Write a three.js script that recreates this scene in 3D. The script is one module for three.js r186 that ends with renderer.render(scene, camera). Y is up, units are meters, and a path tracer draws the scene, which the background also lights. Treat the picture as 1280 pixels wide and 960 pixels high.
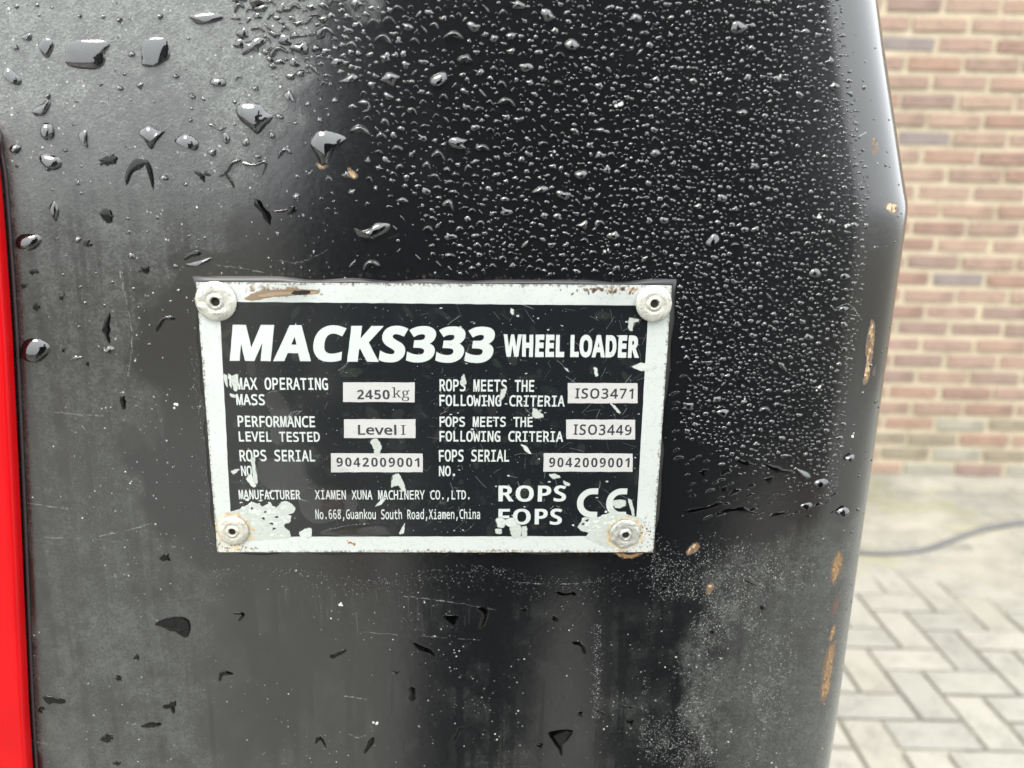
import * as THREE from 'three';
import { RoundedBoxGeometry } from 'three/addons/geometries/RoundedBoxGeometry.js';
import { mergeGeometries, mergeVertices, toCreasedNormals } from 'three/addons/utils/BufferGeometryUtils.js';
import { MarchingCubes } from 'three/addons/objects/MarchingCubes.js';

// ---------------------------------------------------------------- camera, sky, sun, exposure
const scene = new THREE.Scene();
const camera = new THREE.PerspectiveCamera(52.98, 4 / 3, 0.01, 400);
const EYE = 1.175;
camera.position.set(0, EYE, 0);
camera.rotation.set(-13.94 * Math.PI / 180, 0, 1.2 * Math.PI / 180, 'XYZ');
camera.focus = 0.207;
camera.userData.fStop = 13;

const SKY_W = 256, SKY_H = 128, skyData = new Float32Array(SKY_W * SKY_H * 4);
for (let j = 0; j < SKY_H; j++) for (let i = 0; i < SKY_W; i++) {
  const s = Math.sin(((j + 0.5) / SKY_H - 0.5) * Math.PI), L = s > 0 ? 0.72 + 0.78 * s : 0.5, o = (j * SKY_W + i) * 4;   // overcast: a little brighter overhead
  skyData[o] = 0.97 * L; skyData[o + 1] = 1.0 * L; skyData[o + 2] = 1.02 * L; skyData[o + 3] = 1;
}
const sky = new THREE.DataTexture(skyData, SKY_W, SKY_H, THREE.RGBAFormat, THREE.FloatType);
sky.mapping = THREE.EquirectangularReflectionMapping; sky.magFilter = THREE.LinearFilter; sky.needsUpdate = true;
scene.background = sky; scene.environment = sky;

const sun = new THREE.DirectionalLight(0xfff3e2, 0.6);
sun.position.set(-2.2, 6, 3.2); sun.castShadow = true; sun.shadow.radius = 40; sun.shadow.mapSize.set(2048, 2048);
Object.assign(sun.shadow.camera, { left: -5, right: 5, top: 5, bottom: -5, near: 0.1, far: 20 });
scene.add(sun, sun.target);

const renderer = new THREE.WebGLRenderer({ antialias: true });
renderer.toneMapping = THREE.LinearToneMapping;
renderer.toneMappingExposure = 4.8;
renderer.shadowMap.enabled = true;

// ---------------------------------------------------------------- measurements: millimetres on the pillar's face (x right, y up, origin under the plate's middle) and on the plate
const DATA = {
  BLOBS: [["p",0.8,[[-85.25,91.92],[-78.41,92.45],[-76.13,91.46],[-77.34,90.39],[-77.86,87.22],[-80.77,85.91],[-86.41,86.65],[-86.68,89.1]]],["p",0.8,[[-68.27,92.71],[-63.08,93.02],[-62.47,89.37],[-64.05,88.27],[-66.95,86.97],[-69.17,87.09],[-69.15,89.2]]],["p",0.6,[[-57.3,98.36],[-52.65,99.18],[-49.57,98.4],[-50.38,97.35],[-55.07,96.36],[-56.83,97.34]]],["p",0.9,[[-101.77,84.5],[-100.29,85.94],[-97.64,83.72],[-98.04,82.12],[-100.03,82.42]]],["p",0.5,[[-96.46,92.83],[-93.99,93.59],[-94.19,92.03],[-95.66,91.99]]],["p",0.5,[[-92.65,91.2],[-90.67,92.47],[-88.98,91.3],[-90.63,88.29],[-92.02,88.96]]],["p",0.7,[[-95.78,76.63],[-92.96,78.31],[-91.57,79.06],[-91.56,77.63],[-93.32,75.42],[-95.56,75.37]]],["p",1.2,[[-94.43,72.49],[-93.33,73.79],[-91.55,73.1],[-91.46,70.73],[-93.1,69.59],[-94.47,70.66]]],["p",0.9,[[-102.33,67.92],[-100.73,68.69],[-99.51,67.98],[-101.04,66.28],[-102.1,66.81]]],["p",1.1,[[-95.66,65.66],[-94.22,66.62],[-90.73,65.77],[-90.59,63.72],[-92.8,62.74],[-94.92,64.0]]],["p",0.7,[[-85.76,71.23],[-83.77,72.19],[-83.84,69.8],[-83.84,68.14],[-84.87,69.04]]],["f",0.22,[[-81.5,65.22],[-79.44,66.76],[-77.36,66.62],[-77.76,64.56],[-81.03,64.3]]],["p",1.1,[[-71.52,72.1],[-69.11,73.62],[-66.38,72.4],[-65.03,72.61],[-67.33,70.17],[-68.85,68.1],[-70.34,70.47]]],["p",1.1,[[-63.15,70.26],[-60.34,71.99],[-57.44,70.21],[-58.17,68.15],[-60.6,68.84]]],["p",0.9,[[-53.79,83.56],[-52.95,84.83],[-50.33,84.72],[-50.06,83.12],[-51.96,82.89]]],["p",1.3,[[-47.52,78.86],[-44.64,79.47],[-42.02,78.99],[-40.77,77.56],[-39.12,76.33],[-41.56,73.7],[-43.17,72.19],[-45.0,73.62],[-47.69,76.13]]],["p",1.3,[[-30.79,70.25],[-29.75,72.13],[-27.77,73.47],[-23.38,72.64],[-21.87,71.56],[-24.42,70.39],[-26.1,66.61],[-28.1,65.06],[-29.17,67.48]]],["p",0.8,[[-23.16,84.86],[-20.08,86.55],[-18.76,86.04],[-18.98,85.14],[-22.42,84.34]]],["p",0.7,[[-25.21,80.66],[-24.05,81.05],[-23.51,80.16],[-24.86,79.76]]],["p",0.8,[[-36.57,81.47],[-35.0,82.59],[-33.95,80.81],[-33.81,79.73],[-35.84,80.95]]],["p",0.8,[[-62.86,40.75],[-60.01,41.79],[-56.4,42.45],[-57.69,41.04],[-61.34,39.98]]],["p",1.2,[[-103.73,45.93],[-102.0,47.32],[-98.32,47.39],[-97.57,45.65],[-100.17,43.45],[-103.59,43.98]]],["p",0.7,[[-94.59,54.2],[-93.3,55.37],[-92.38,53.48],[-93.49,50.58],[-94.39,52.67]]],["p",1.0,[[-20.75,50.4],[-19.17,49.84],[-16.77,50.48],[-15.16,51.68],[-11.78,51.55],[-12.41,49.57],[-15.23,48.14],[-19.22,48.07]]],["p",1.4,[[-105.83,19.33],[-104.44,20.81],[-101.99,21.25],[-99.17,19.84],[-99.03,17.76],[-101.75,15.21],[-104.19,14.96],[-106.41,16.4]]],["p",0.6,[[-51.17,72.56],[-49.73,71.31],[-50.59,69.81],[-51.5,70.53]]],["p",0.6,[[-47.09,70.62],[-45.52,71.4],[-45.22,69.93],[-46.6,69.34]]],["p",0.7,[[-40.07,73.0],[-38.96,72.29],[-39.4,71.17],[-40.52,71.7]]],["p",1.0,[[-1.06,86.49],[2.0,87.46],[2.57,85.5],[0.08,84.17],[-1.64,84.67]]],["p",0.9,[[30.36,94.6],[32.23,95.71],[34.2,94.35],[33.29,93.26],[30.98,93.38]]],["p",0.9,[[34.04,64.86],[36.39,65.68],[37.43,64.74],[36.09,63.37],[34.48,63.72]]],["p",0.9,[[103.93,-16.09],[106.51,-15.13],[108.0,-16.3],[105.92,-17.73],[104.09,-17.51]]],["p",0.9,[[98.57,-12.38],[101.81,-13.29],[102.89,-14.93],[100.18,-14.71]]],["p",0.9,[[111.12,-25.09],[113.44,-23.64],[114.99,-25.07],[113.38,-26.77]]],["p",0.6,[[100.68,-23.24],[103.29,-22.26],[104.33,-23.45],[102.21,-24.66]]],["p",0.8,[[111.59,-9.02],[113.71,-8.08],[114.33,-9.46],[112.18,-10.18]]],["p",0.8,[[68.24,48.48],[70.11,50.72],[71.86,49.55],[70.54,48.12],[68.94,47.49]]],["p",0.8,[[73.19,80.07],[75.1,80.86],[76.18,79.95],[74.46,79.17]]],["f",0.25,[[-79.6,-59.82],[-75.0,-57.81],[-69.99,-58.81],[-70.39,-63.86],[-72.17,-63.86],[-74.92,-62.09],[-77.5,-61.08]]],["f",0.2,[[-78.97,52.2],[-79.56,51.27],[-80.59,50.51],[-81.79,50.84],[-82.26,51.7],[-82.48,52.68],[-81.71,53.79],[-80.22,53.93],[-79.55,52.99]]],["f",0.2,[[-85.3,45.29],[-85.54,44.65],[-86.27,44.39],[-86.76,44.75],[-87.49,44.91],[-87.32,45.56],[-86.71,45.9],[-86.06,46.2],[-85.48,45.86]]],["f",0.2,[[-71.65,39.01],[-72.13,38.42],[-72.78,38.07],[-73.19,38.57],[-74.48,38.47],[-74.23,39.4],[-73.36,39.79],[-72.53,40.16],[-71.85,39.7]]],["f",0.2,[[-92.7,32.03],[-93.83,31.77],[-94.06,31.09],[-94.65,31.35],[-95.0,31.73],[-94.99,32.28],[-94.36,32.42],[-93.88,32.82],[-93.47,32.47]]],["f",0.2,[[-99.91,29.49],[-100.1,28.95],[-100.67,28.31],[-101.44,28.61],[-101.38,29.28],[-101.65,29.76],[-101.11,30.11],[-100.47,30.36],[-100.23,29.84]]],["f",0.2,[[-102.4,34.69],[-102.66,34.38],[-103.0,34.05],[-103.56,34.03],[-104.01,34.38],[-103.78,34.91],[-103.33,35.2],[-102.87,35.24],[-102.28,35.2]]],["f",0.2,[[-99.3,38.14],[-99.51,37.53],[-100.24,37.83],[-100.72,37.54],[-101.2,37.82],[-101.18,38.4],[-100.63,38.78],[-99.97,39.01],[-99.57,38.59]]],["f",0.2,[[-89.11,14.74],[-89.26,14.37],[-89.67,14.23],[-90.0,14.35],[-90.25,14.56],[-90.14,14.87],[-89.97,15.2],[-89.5,15.42],[-89.27,15.04]]],["f",0.2,[[-95.19,18.23],[-95.26,17.98],[-95.53,17.86],[-95.89,17.79],[-95.85,18.13],[-96.08,18.39],[-95.75,18.58],[-95.36,18.85],[-94.95,18.65]]],["f",0.2,[[-73.68,-39.65],[-73.78,-40.48],[-74.68,-40.42],[-75.61,-40.87],[-76.33,-40.18],[-75.82,-39.28],[-75.37,-38.49],[-74.41,-38.38],[-73.78,-38.93]]],["f",0.2,[[-84.83,-70.75],[-84.98,-71.22],[-85.45,-71.46],[-86.06,-71.55],[-86.33,-71.03],[-86.34,-70.44],[-85.95,-69.85],[-85.23,-69.72],[-84.7,-70.13]]],["f",0.2,[[-90.4,-77.21],[-90.48,-77.95],[-91.22,-78.31],[-91.77,-77.88],[-92.12,-77.48],[-92.02,-76.93],[-91.72,-76.34],[-91.06,-76.34],[-90.43,-76.54]]],["f",0.2,[[-94.92,-97.15],[-95.15,-98.43],[-96.4,-99.0],[-97.63,-98.76],[-98.65,-97.88],[-97.59,-96.73],[-97.09,-95.93],[-96.21,-96.02],[-95.22,-96.14]]],["f",0.2,[[-112.84,-87.64],[-113.9,-87.82],[-114.04,-88.71],[-114.66,-88.43],[-115.24,-88.03],[-114.98,-87.3],[-114.6,-86.54],[-113.83,-86.74],[-113.42,-87.12]]],["f",0.2,[[-93.62,-106.23],[-94.18,-106.7],[-94.65,-106.83],[-94.89,-106.51],[-95.53,-106.51],[-95.76,-105.8],[-95.08,-105.39],[-94.41,-105.19],[-93.75,-105.48]]],["f",0.2,[[25.28,-55.5],[25.22,-55.94],[24.85,-56.42],[24.27,-56.16],[23.71,-55.83],[23.64,-55.15],[24.33,-54.99],[24.82,-54.46],[25.25,-55.02]]],["f",0.2,[[34.24,-58.3],[34.27,-58.93],[33.67,-59.35],[32.91,-59.22],[32.25,-58.71],[32.64,-58.02],[32.9,-57.45],[33.56,-57.51],[33.91,-57.91]]],["f",0.2,[[-11.58,-75.61],[-11.88,-76.07],[-12.34,-76.19],[-12.69,-76.02],[-12.82,-75.74],[-13.09,-75.37],[-12.71,-75.13],[-12.33,-75.07],[-11.93,-75.2]]],["f",0.2,[[31.43,-100.78],[31.12,-101.24],[30.78,-101.85],[30.21,-101.39],[29.27,-101.23],[29.46,-100.37],[30.09,-100.01],[30.71,-99.72],[31.53,-99.95]]],["f",0.2,[[42.77,-89.78],[42.81,-90.51],[42.11,-90.78],[41.51,-90.47],[40.88,-90.14],[41.27,-89.56],[41.31,-88.87],[42.0,-88.98],[42.69,-89.1]]],["f",0.2,[[58.19,-92.34],[58.31,-93.29],[57.45,-93.85],[56.51,-93.42],[55.88,-92.76],[56.06,-91.97],[56.56,-91.52],[57.2,-91.41],[57.77,-91.75]]],["f",0.2,[[-55.25,62.79],[-55.33,62.24],[-56.03,62.39],[-56.67,61.99],[-56.82,62.54],[-56.67,62.94],[-56.37,63.22],[-55.94,63.25],[-55.49,63.17]]],["f",0.2,[[-34.78,54.22],[-34.96,53.75],[-35.49,53.51],[-36.15,53.46],[-37.08,53.73],[-36.31,54.41],[-36.26,55.22],[-35.28,55.45],[-34.74,54.81]]],["f",0.2,[[65.23,-48.63],[64.98,-49.21],[64.42,-49.47],[64.0,-49.0],[63.28,-48.96],[63.73,-48.48],[63.59,-47.75],[64.32,-47.68],[64.99,-47.99]]],["f",0.2,[[92.33,-15.71],[91.87,-16.4],[91.1,-16.45],[90.43,-16.55],[89.94,-16.04],[89.85,-15.4],[90.15,-14.75],[90.95,-15.01],[91.84,-14.94]]],["f",0.2,[[79.82,-18.62],[79.59,-19.14],[79.06,-19.32],[78.67,-18.98],[78.04,-18.91],[77.82,-18.3],[78.24,-17.78],[78.93,-17.93],[79.81,-17.85]]],["f",0.2,[[73.5,-13.51],[73.16,-13.73],[73.2,-14.74],[72.21,-14.67],[71.55,-13.96],[71.9,-13.22],[72.25,-12.68],[72.97,-12.61],[73.9,-12.68]]],["f",0.2,[[93.9,-54.94],[93.68,-55.44],[93.23,-55.73],[92.78,-55.38],[92.24,-55.21],[92.35,-54.73],[92.61,-54.4],[93.07,-54.14],[93.45,-54.57]]],["f",0.2,[[79.72,-62.69],[79.79,-63.12],[79.37,-63.31],[78.93,-63.19],[78.52,-62.93],[78.38,-62.41],[78.8,-62.11],[79.25,-62.2],[79.75,-62.22]]],["p",0.8,[[-33.73,57.71],[-33.68,57.16],[-34.3,56.76],[-35.04,56.9],[-35.19,57.46],[-35.58,58.02],[-34.98,58.5],[-34.22,58.63],[-33.56,58.33]]],["p",0.64,[[-87.94,46.22],[-88.28,45.97],[-88.51,45.47],[-89.11,45.53],[-89.29,45.98],[-89.35,46.44],[-89.03,46.99],[-88.32,47.02],[-87.84,46.71]]],["p",0.64,[[-57.29,80.61],[-57.34,80.03],[-58.05,79.86],[-58.47,80.18],[-58.78,80.39],[-58.97,80.82],[-58.48,81.1],[-57.92,81.35],[-57.8,80.82]]],["p",0.64,[[-60.61,85.0],[-61.15,84.71],[-61.45,84.3],[-61.85,84.58],[-62.43,84.7],[-61.99,85.1],[-61.82,85.41],[-61.38,85.49],[-61.21,85.19]]],["p",0.64,[[-74.03,81.99],[-74.27,81.55],[-74.81,81.46],[-75.3,81.44],[-75.59,81.75],[-75.56,82.17],[-75.34,82.74],[-74.69,82.54],[-74.3,82.35]]],["p",0.8,[[-53.42,67.89],[-53.47,67.23],[-54.21,66.75],[-54.89,67.18],[-55.24,67.59],[-55.45,68.17],[-54.8,68.55],[-54.1,68.79],[-53.32,68.57]]],["p",0.64,[[-42.55,67.19],[-42.86,66.75],[-43.36,66.48],[-43.87,66.63],[-44.36,66.89],[-43.94,67.3],[-43.91,67.85],[-43.31,67.76],[-42.88,67.57]]],["p",0.48,[[-58.34,75.15],[-58.71,74.96],[-58.89,74.68],[-59.39,74.56],[-59.32,75.02],[-59.54,75.3],[-59.17,75.48],[-58.77,75.75],[-58.54,75.41]]],["p",0.96,[[-82.25,18.82],[-83.37,18.11],[-84.09,17.28],[-84.76,18.1],[-85.59,18.36],[-85.6,19.23],[-84.53,19.33],[-83.93,19.79],[-83.09,19.6]]],["p",0.8,[[-65.23,61.63],[-65.51,60.99],[-66.27,60.82],[-66.76,61.1],[-67.45,61.27],[-67.33,61.89],[-66.77,62.26],[-66.14,62.39],[-65.63,62.11]]],["p",0.64,[[-93.07,63.3],[-93.32,62.87],[-93.8,62.49],[-94.31,62.72],[-94.39,63.12],[-94.55,63.48],[-94.22,63.89],[-93.6,64.08],[-92.98,63.88]]],["p",0.48,[[-88.68,67.48],[-88.88,67.23],[-89.16,66.99],[-89.49,67.11],[-89.78,67.29],[-90.0,67.7],[-89.46,67.91],[-89.03,68.01],[-88.82,67.73]]],["p",0.64,[[-42.4,82.77],[-42.26,82.3],[-42.85,82.23],[-43.36,82.19],[-43.5,82.58],[-43.97,83.04],[-43.2,83.17],[-42.76,83.38],[-42.37,83.13]]],["p",0.64,[[-36.56,76.39],[-36.97,75.93],[-37.5,75.76],[-37.8,76.08],[-38.48,76.08],[-38.68,76.66],[-38.14,77.18],[-37.41,77.04],[-37.07,76.72]]],["p",0.64,[[-30.16,79.45],[-30.19,79.04],[-30.7,78.95],[-31.26,78.79],[-31.7,79.15],[-31.52,79.64],[-31.11,79.92],[-30.62,80.07],[-30.21,79.83]]],["p",0.96,[[-26.99,92.05],[-27.89,91.69],[-28.23,91.27],[-29.08,91.05],[-29.44,91.67],[-29.2,92.23],[-28.9,92.77],[-28.15,92.85],[-27.62,92.52]]],["p",0.8,[[-22.86,92.15],[-22.96,91.67],[-23.5,91.24],[-23.98,91.71],[-24.54,91.86],[-24.8,92.43],[-24.17,92.84],[-23.52,92.73],[-23.06,92.54]]],["p",0.8,[[-17.49,91.23],[-17.58,90.65],[-18.33,90.69],[-19.09,90.32],[-19.28,90.94],[-19.21,91.42],[-18.95,91.94],[-18.23,92.01],[-17.82,91.63]]],["p",0.96,[[-31.37,86.26],[-31.44,85.62],[-32.21,85.32],[-32.71,85.79],[-33.54,85.87],[-33.37,86.51],[-32.84,86.93],[-32.12,87.2],[-31.32,86.96]]],["p",0.64,[[-27.44,75.87],[-27.27,75.31],[-27.98,75.35],[-28.45,75.33],[-28.82,75.61],[-28.81,76.06],[-28.49,76.47],[-27.91,76.44],[-27.37,76.33]]],["p",0.64,[[-16.1,66.83],[-16.06,66.33],[-16.65,66.18],[-17.11,66.34],[-17.79,66.49],[-17.34,66.97],[-17.11,67.31],[-16.57,67.65],[-16.27,67.16]]],["p",0.64,[[-20.14,59.14],[-20.37,58.77],[-20.76,58.45],[-21.2,58.69],[-21.87,58.81],[-21.71,59.36],[-21.34,59.8],[-20.74,59.73],[-19.95,59.78]]],["p",0.64,[[-14.49,60.21],[-14.44,59.84],[-14.84,59.56],[-15.47,59.5],[-15.54,60.02],[-15.68,60.41],[-15.33,60.73],[-14.82,60.82],[-14.44,60.57]]],["p",0.64,[[-91.27,79.79],[-91.37,79.42],[-91.78,79.0],[-92.31,79.21],[-92.73,79.5],[-92.61,79.99],[-92.12,80.22],[-91.63,80.45],[-91.28,80.15]]],["p",0.64,[[-97.21,90.22],[-97.45,89.88],[-97.86,89.76],[-98.22,89.81],[-98.74,89.94],[-98.65,90.41],[-98.13,90.59],[-97.64,90.93],[-97.35,90.55]]],["p",0.8,[[-72.96,96.91],[-73.11,96.71],[-73.29,96.21],[-73.85,96.31],[-74.09,96.67],[-74.11,97.09],[-73.72,97.45],[-73.21,97.4],[-72.78,97.28]]],["p",0.64,[[-63.37,98.02],[-63.57,97.63],[-64.0,97.14],[-64.61,97.39],[-64.61,97.85],[-64.88,98.21],[-64.52,98.62],[-63.96,98.52],[-63.52,98.4]]],["p",0.48,[[-82.07,97.52],[-82.19,97.34],[-82.37,97.03],[-82.71,97.16],[-82.75,97.4],[-83.1,97.69],[-82.71,97.97],[-82.32,97.82],[-82.0,97.78]]],["p",0.64,[[-70.55,89.51],[-71.0,89.25],[-71.29,89.01],[-71.82,88.9],[-72.3,89.19],[-71.98,89.67],[-71.72,90.09],[-71.11,90.24],[-70.76,89.88]]],["f",0.22,[[-112.87,-83.15],[-107.79,-83.96],[-107.53,-85.55],[-112.04,-85.52]]],["f",0.22,[[1.22,-57.54],[5.54,-57.54],[5.55,-59.57],[4.18,-61.1],[2.36,-59.57]]],["f",0.22,[[32.58,-96.33],[39.72,-95.27],[39.11,-98.04],[37.05,-100.82],[36.95,-104.75],[35.65,-101.93]]]],
  WORMS: [["f",0.3,1.92,[[-75.59,59.53],[-74.51,62.76],[-72.41,64.67],[-70.27,65.09],[-69.52,62.86],[-69.15,58.52]]],["p",0.5,0.76,[[-55.04,74.31],[-53.54,73.98],[-52.08,73.09],[-50.32,73.87]]],["p",0.6,1.14,[[-18.93,80.09],[-16.45,79.96],[-16.29,78.51],[-18.03,77.92]]],["p",0.9,1.55,[[-53.05,62.08],[-51.22,63.44],[-49.74,65.35],[-47.37,66.34]]],["f",0.3,0.97,[[-51.27,62.68],[-50.04,60.82],[-49.55,59.49]]],["p",0.5,1.16,[[-47.8,65.58],[-44.36,65.09],[-41.61,65.9],[-42.58,62.49]]],["f",0.25,1.75,[[-44.82,57.3],[-43.58,55.21],[-42.3,53.69],[-41.29,50.6]]],["f",0.2,0.79,[[-40.71,54.11],[-38.35,54.15],[-36.76,54.57]]],["f",0.3,1.58,[[-63.37,41.74],[-61.09,43.16],[-58.69,43.6]]],["f",0.3,1.15,[[-58.92,63.46],[-57.28,62.18],[-56.62,60.68]]],["f",0.3,1.59,[[-82.85,28.32],[-84.12,23.78],[-83.7,20.05]]],["f",0.4,1.61,[[-71.72,23.34],[-69.39,26.89],[-66.38,26.93]]],["f",0.3,2.05,[[-81.83,6.51],[-81.82,4.56],[-81.81,2.61]]],["p",0.4,1.01,[[-94.44,15.72],[-92.35,16.38],[-90.72,16.61]]],["f",0.25,1.11,[[-57.61,-56.55],[-54.97,-57.05],[-56.23,-59.32]]],["f",0.25,1.59,[[-62.93,-78.6],[-61.84,-75.99],[-58.67,-76.0]]],["f",0.22,1.6,[[-79.77,-87.01],[-77.21,-86.48],[-75.71,-84.89]]],["f",0.22,1.37,[[-77.17,-85.95],[-76.85,-87.55],[-76.75,-89.16]]],["f",0.25,2.07,[[-86.53,-93.41],[-83.27,-92.89],[-80.49,-92.64]]],["f",0.25,1.17,[[-36.39,-99.74],[-34.89,-97.55],[-33.15,-101.15]]],["f",0.3,2.5,[[10.98,-55.0],[13.27,-56.27],[12.85,-59.32],[11.73,-61.62]]],["f",0.25,1.14,[[32.93,-49.94],[35.69,-50.69],[38.19,-50.44],[39.59,-51.19]]],["f",0.25,1.85,[[38.34,-66.03],[41.16,-66.81],[42.7,-69.95]]],["f",0.3,2.06,[[-7.26,-65.98],[-4.99,-68.05],[-2.24,-69.09],[-0.64,-70.92]]],["f",0.25,1.82,[[-31.11,-70.85],[-28.09,-69.3],[-26.24,-68.27]]],["f",0.25,1.85,[[-7.88,-80.38],[-7.44,-83.05],[-7.94,-85.74]]],["f",0.25,1.91,[[3.77,-99.19],[5.43,-96.71],[6.37,-94.24]]],["f",0.25,1.89,[[-22.13,-103.18],[-20.4,-100.13],[-19.15,-97.38]]],["f",0.2,0.96,[[46.61,-88.71],[48.07,-89.26],[49.54,-90.09]]],["f",0.2,0.71,[[53.42,-86.56],[55.85,-87.39],[58.51,-87.95]]],["f",0.25,1.12,[[68.21,-25.34],[73.74,-24.35],[79.19,-22.41]]],["f",0.25,1.35,[[78.32,-25.28],[83.88,-24.53],[89.18,-25.7]]],["f",0.25,1.13,[[91.97,-26.4],[97.5,-25.17]]],["f",0.2,0.92,[[87.01,-45.83],[88.95,-46.83],[90.9,-47.83]]],["f",0.2,1.32,[[81.42,-9.97],[84.17,-10.87],[86.87,-11.31]]],["f",0.25,1.55,[[89.29,-11.06],[93.94,-12.89],[98.45,-13.32]]]],
  FIELD: [[-12.1,106.28],[100.26,109.48],[104.21,90.03],[109.47,59.81],[114.33,14.06],[114.36,-6.22],[109.54,-21.51],[83.96,-13.43],[67.22,2.42],[61.54,38.82],[2.78,39.46],[-6.16,55.56],[-14.82,66.85],[-20.28,79.69]],
  FIELD_TOP: [[-48.0,105.26],[-8.39,106.39],[-10.67,81.74],[-21.99,85.96],[-35.23,85.63],[-46.14,91.55]],
  FIELD_LEFT: [[-47.89,93.25],[-14.41,85.26],[4.81,38.89],[-19.48,38.48],[-28.81,57.04],[-41.87,68.14],[-50.6,80.77]],
  FIELD_FADE: [[62.54,22.07],[110.97,2.88],[112.26,-25.09],[78.52,-27.68],[66.57,-18.24]],
  TEXT: [["MACKS333","b",-52.79,17.02,67.95,8.85,0.15,"w",0.7],["WHEEL LOADER","b",17.46,18.52,35.05,5.53,0,"w",0.35],["MAX OPERATING","m",-51.69,9.14,23.4,3.01,0,"w",0.16],["MASS","m",-51.99,4.97,7.27,2.82,0,"w",0.16],["PERFORMANCE","m",-52.08,-0.94,20.0,2.88,0,"w",0.16],["LEVEL TESTED","m",-52.05,-5.04,21.05,2.67,0,"w",0.16],["ROPS SERIAL","m",-52.21,-10.55,19.69,3.04,0,"w",0.16],["NO.","m",-52.09,-14.66,3.82,2.73,0,"w",0.16],["ROPS MEETS THE","m",0.74,9.06,24.68,3.04,0,"w",0.16],["FOLLOWING CRITERIA","m",0.71,5.03,32.91,2.86,0,"w",0.16],["FOPS MEETS THE","m",0.67,-0.66,24.55,2.67,0,"w",0.16],["FOLLOWING CRITERIA","m",0.64,-4.79,32.86,2.81,0,"w",0.16],["FOPS SERIAL","m",0.49,-10.38,18.64,3.18,0,"w",0.16],["NO.","m",0.46,-14.53,4.21,2.75,0,"w",0.16],["MANUFACTURER","m",-53.19,-21.33,16.29,2.54,0,"w",0.13],["XIAMEN XUNA MACHINERY CO.,LTD.","m",-32.92,-21.28,41.5,2.56,0,"w",0.1],["No.668,Guankou South Road,Xiamen,China","m",-33.06,-27.04,44.52,2.83,0,"w",0.08],["ROPS","b",16.45,-21.93,18.44,4.68,0,"w",0],["FOPS","b",16.52,-28.68,17.47,4.62,0,"w",0],["2450","b",-20.9,6.69,8.48,2.61,0,"k",-0.0],["kg","s",-11.68,6.29,4.62,3.7,0,"k",0],["Level","n",-20.79,-3.02,9.96,2.67,0,"k",0.16],["I","s",-9.56,-3.0,1.27,2.67,0,"k",0],["9042009001","b",-27.28,-12.06,22.27,2.62,0,"k",0],["ISO3471","n",36.11,7.28,15.39,2.64,0,"k",0.16],["ISO3449","n",36.03,-2.75,15.57,2.7,0,"k",0.16],["9042009001","b",29.59,-12.0,21.94,2.64,0,"k",0]],
  BOXES: [[[-24.32,11.19],[-5.75,11.32],[-5.83,5.98],[-24.52,5.88]],[[-24.48,1.15],[-5.69,1.25],[-5.77,-3.99],[-24.68,-4.07]],[[-28.24,-8.25],[-3.9,-8.16],[-3.97,-13.52],[-28.46,-13.58]],[[34.32,11.38],[52.74,11.51],[53.04,6.01],[34.49,5.89]],[[34.22,1.35],[52.64,1.44],[52.94,-4.08],[34.39,-4.16]],[[28.44,-8.04],[52.49,-7.95],[52.77,-13.25],[28.57,-13.32]]],
  INNER: [[-54.43,31.9],[54.44,32.01],[54.56,-32.18],[-55.98,-32.36]],
  CORNERS: [[-59.84,36.7],[60.16,37.25],[59.8,-37.05],[-60.21,-36.89]],
  CE: [[43.43,-18.15],[37.85,-22.39],[43.78,-26.65],[51.37,-18.14],[46.04,-22.39],[51.8,-26.65]],
  RIVETS: [[-55.01,32.09],[55.66,32.65],[-55.41,-30.47],[51.6,-31.45]],
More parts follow.
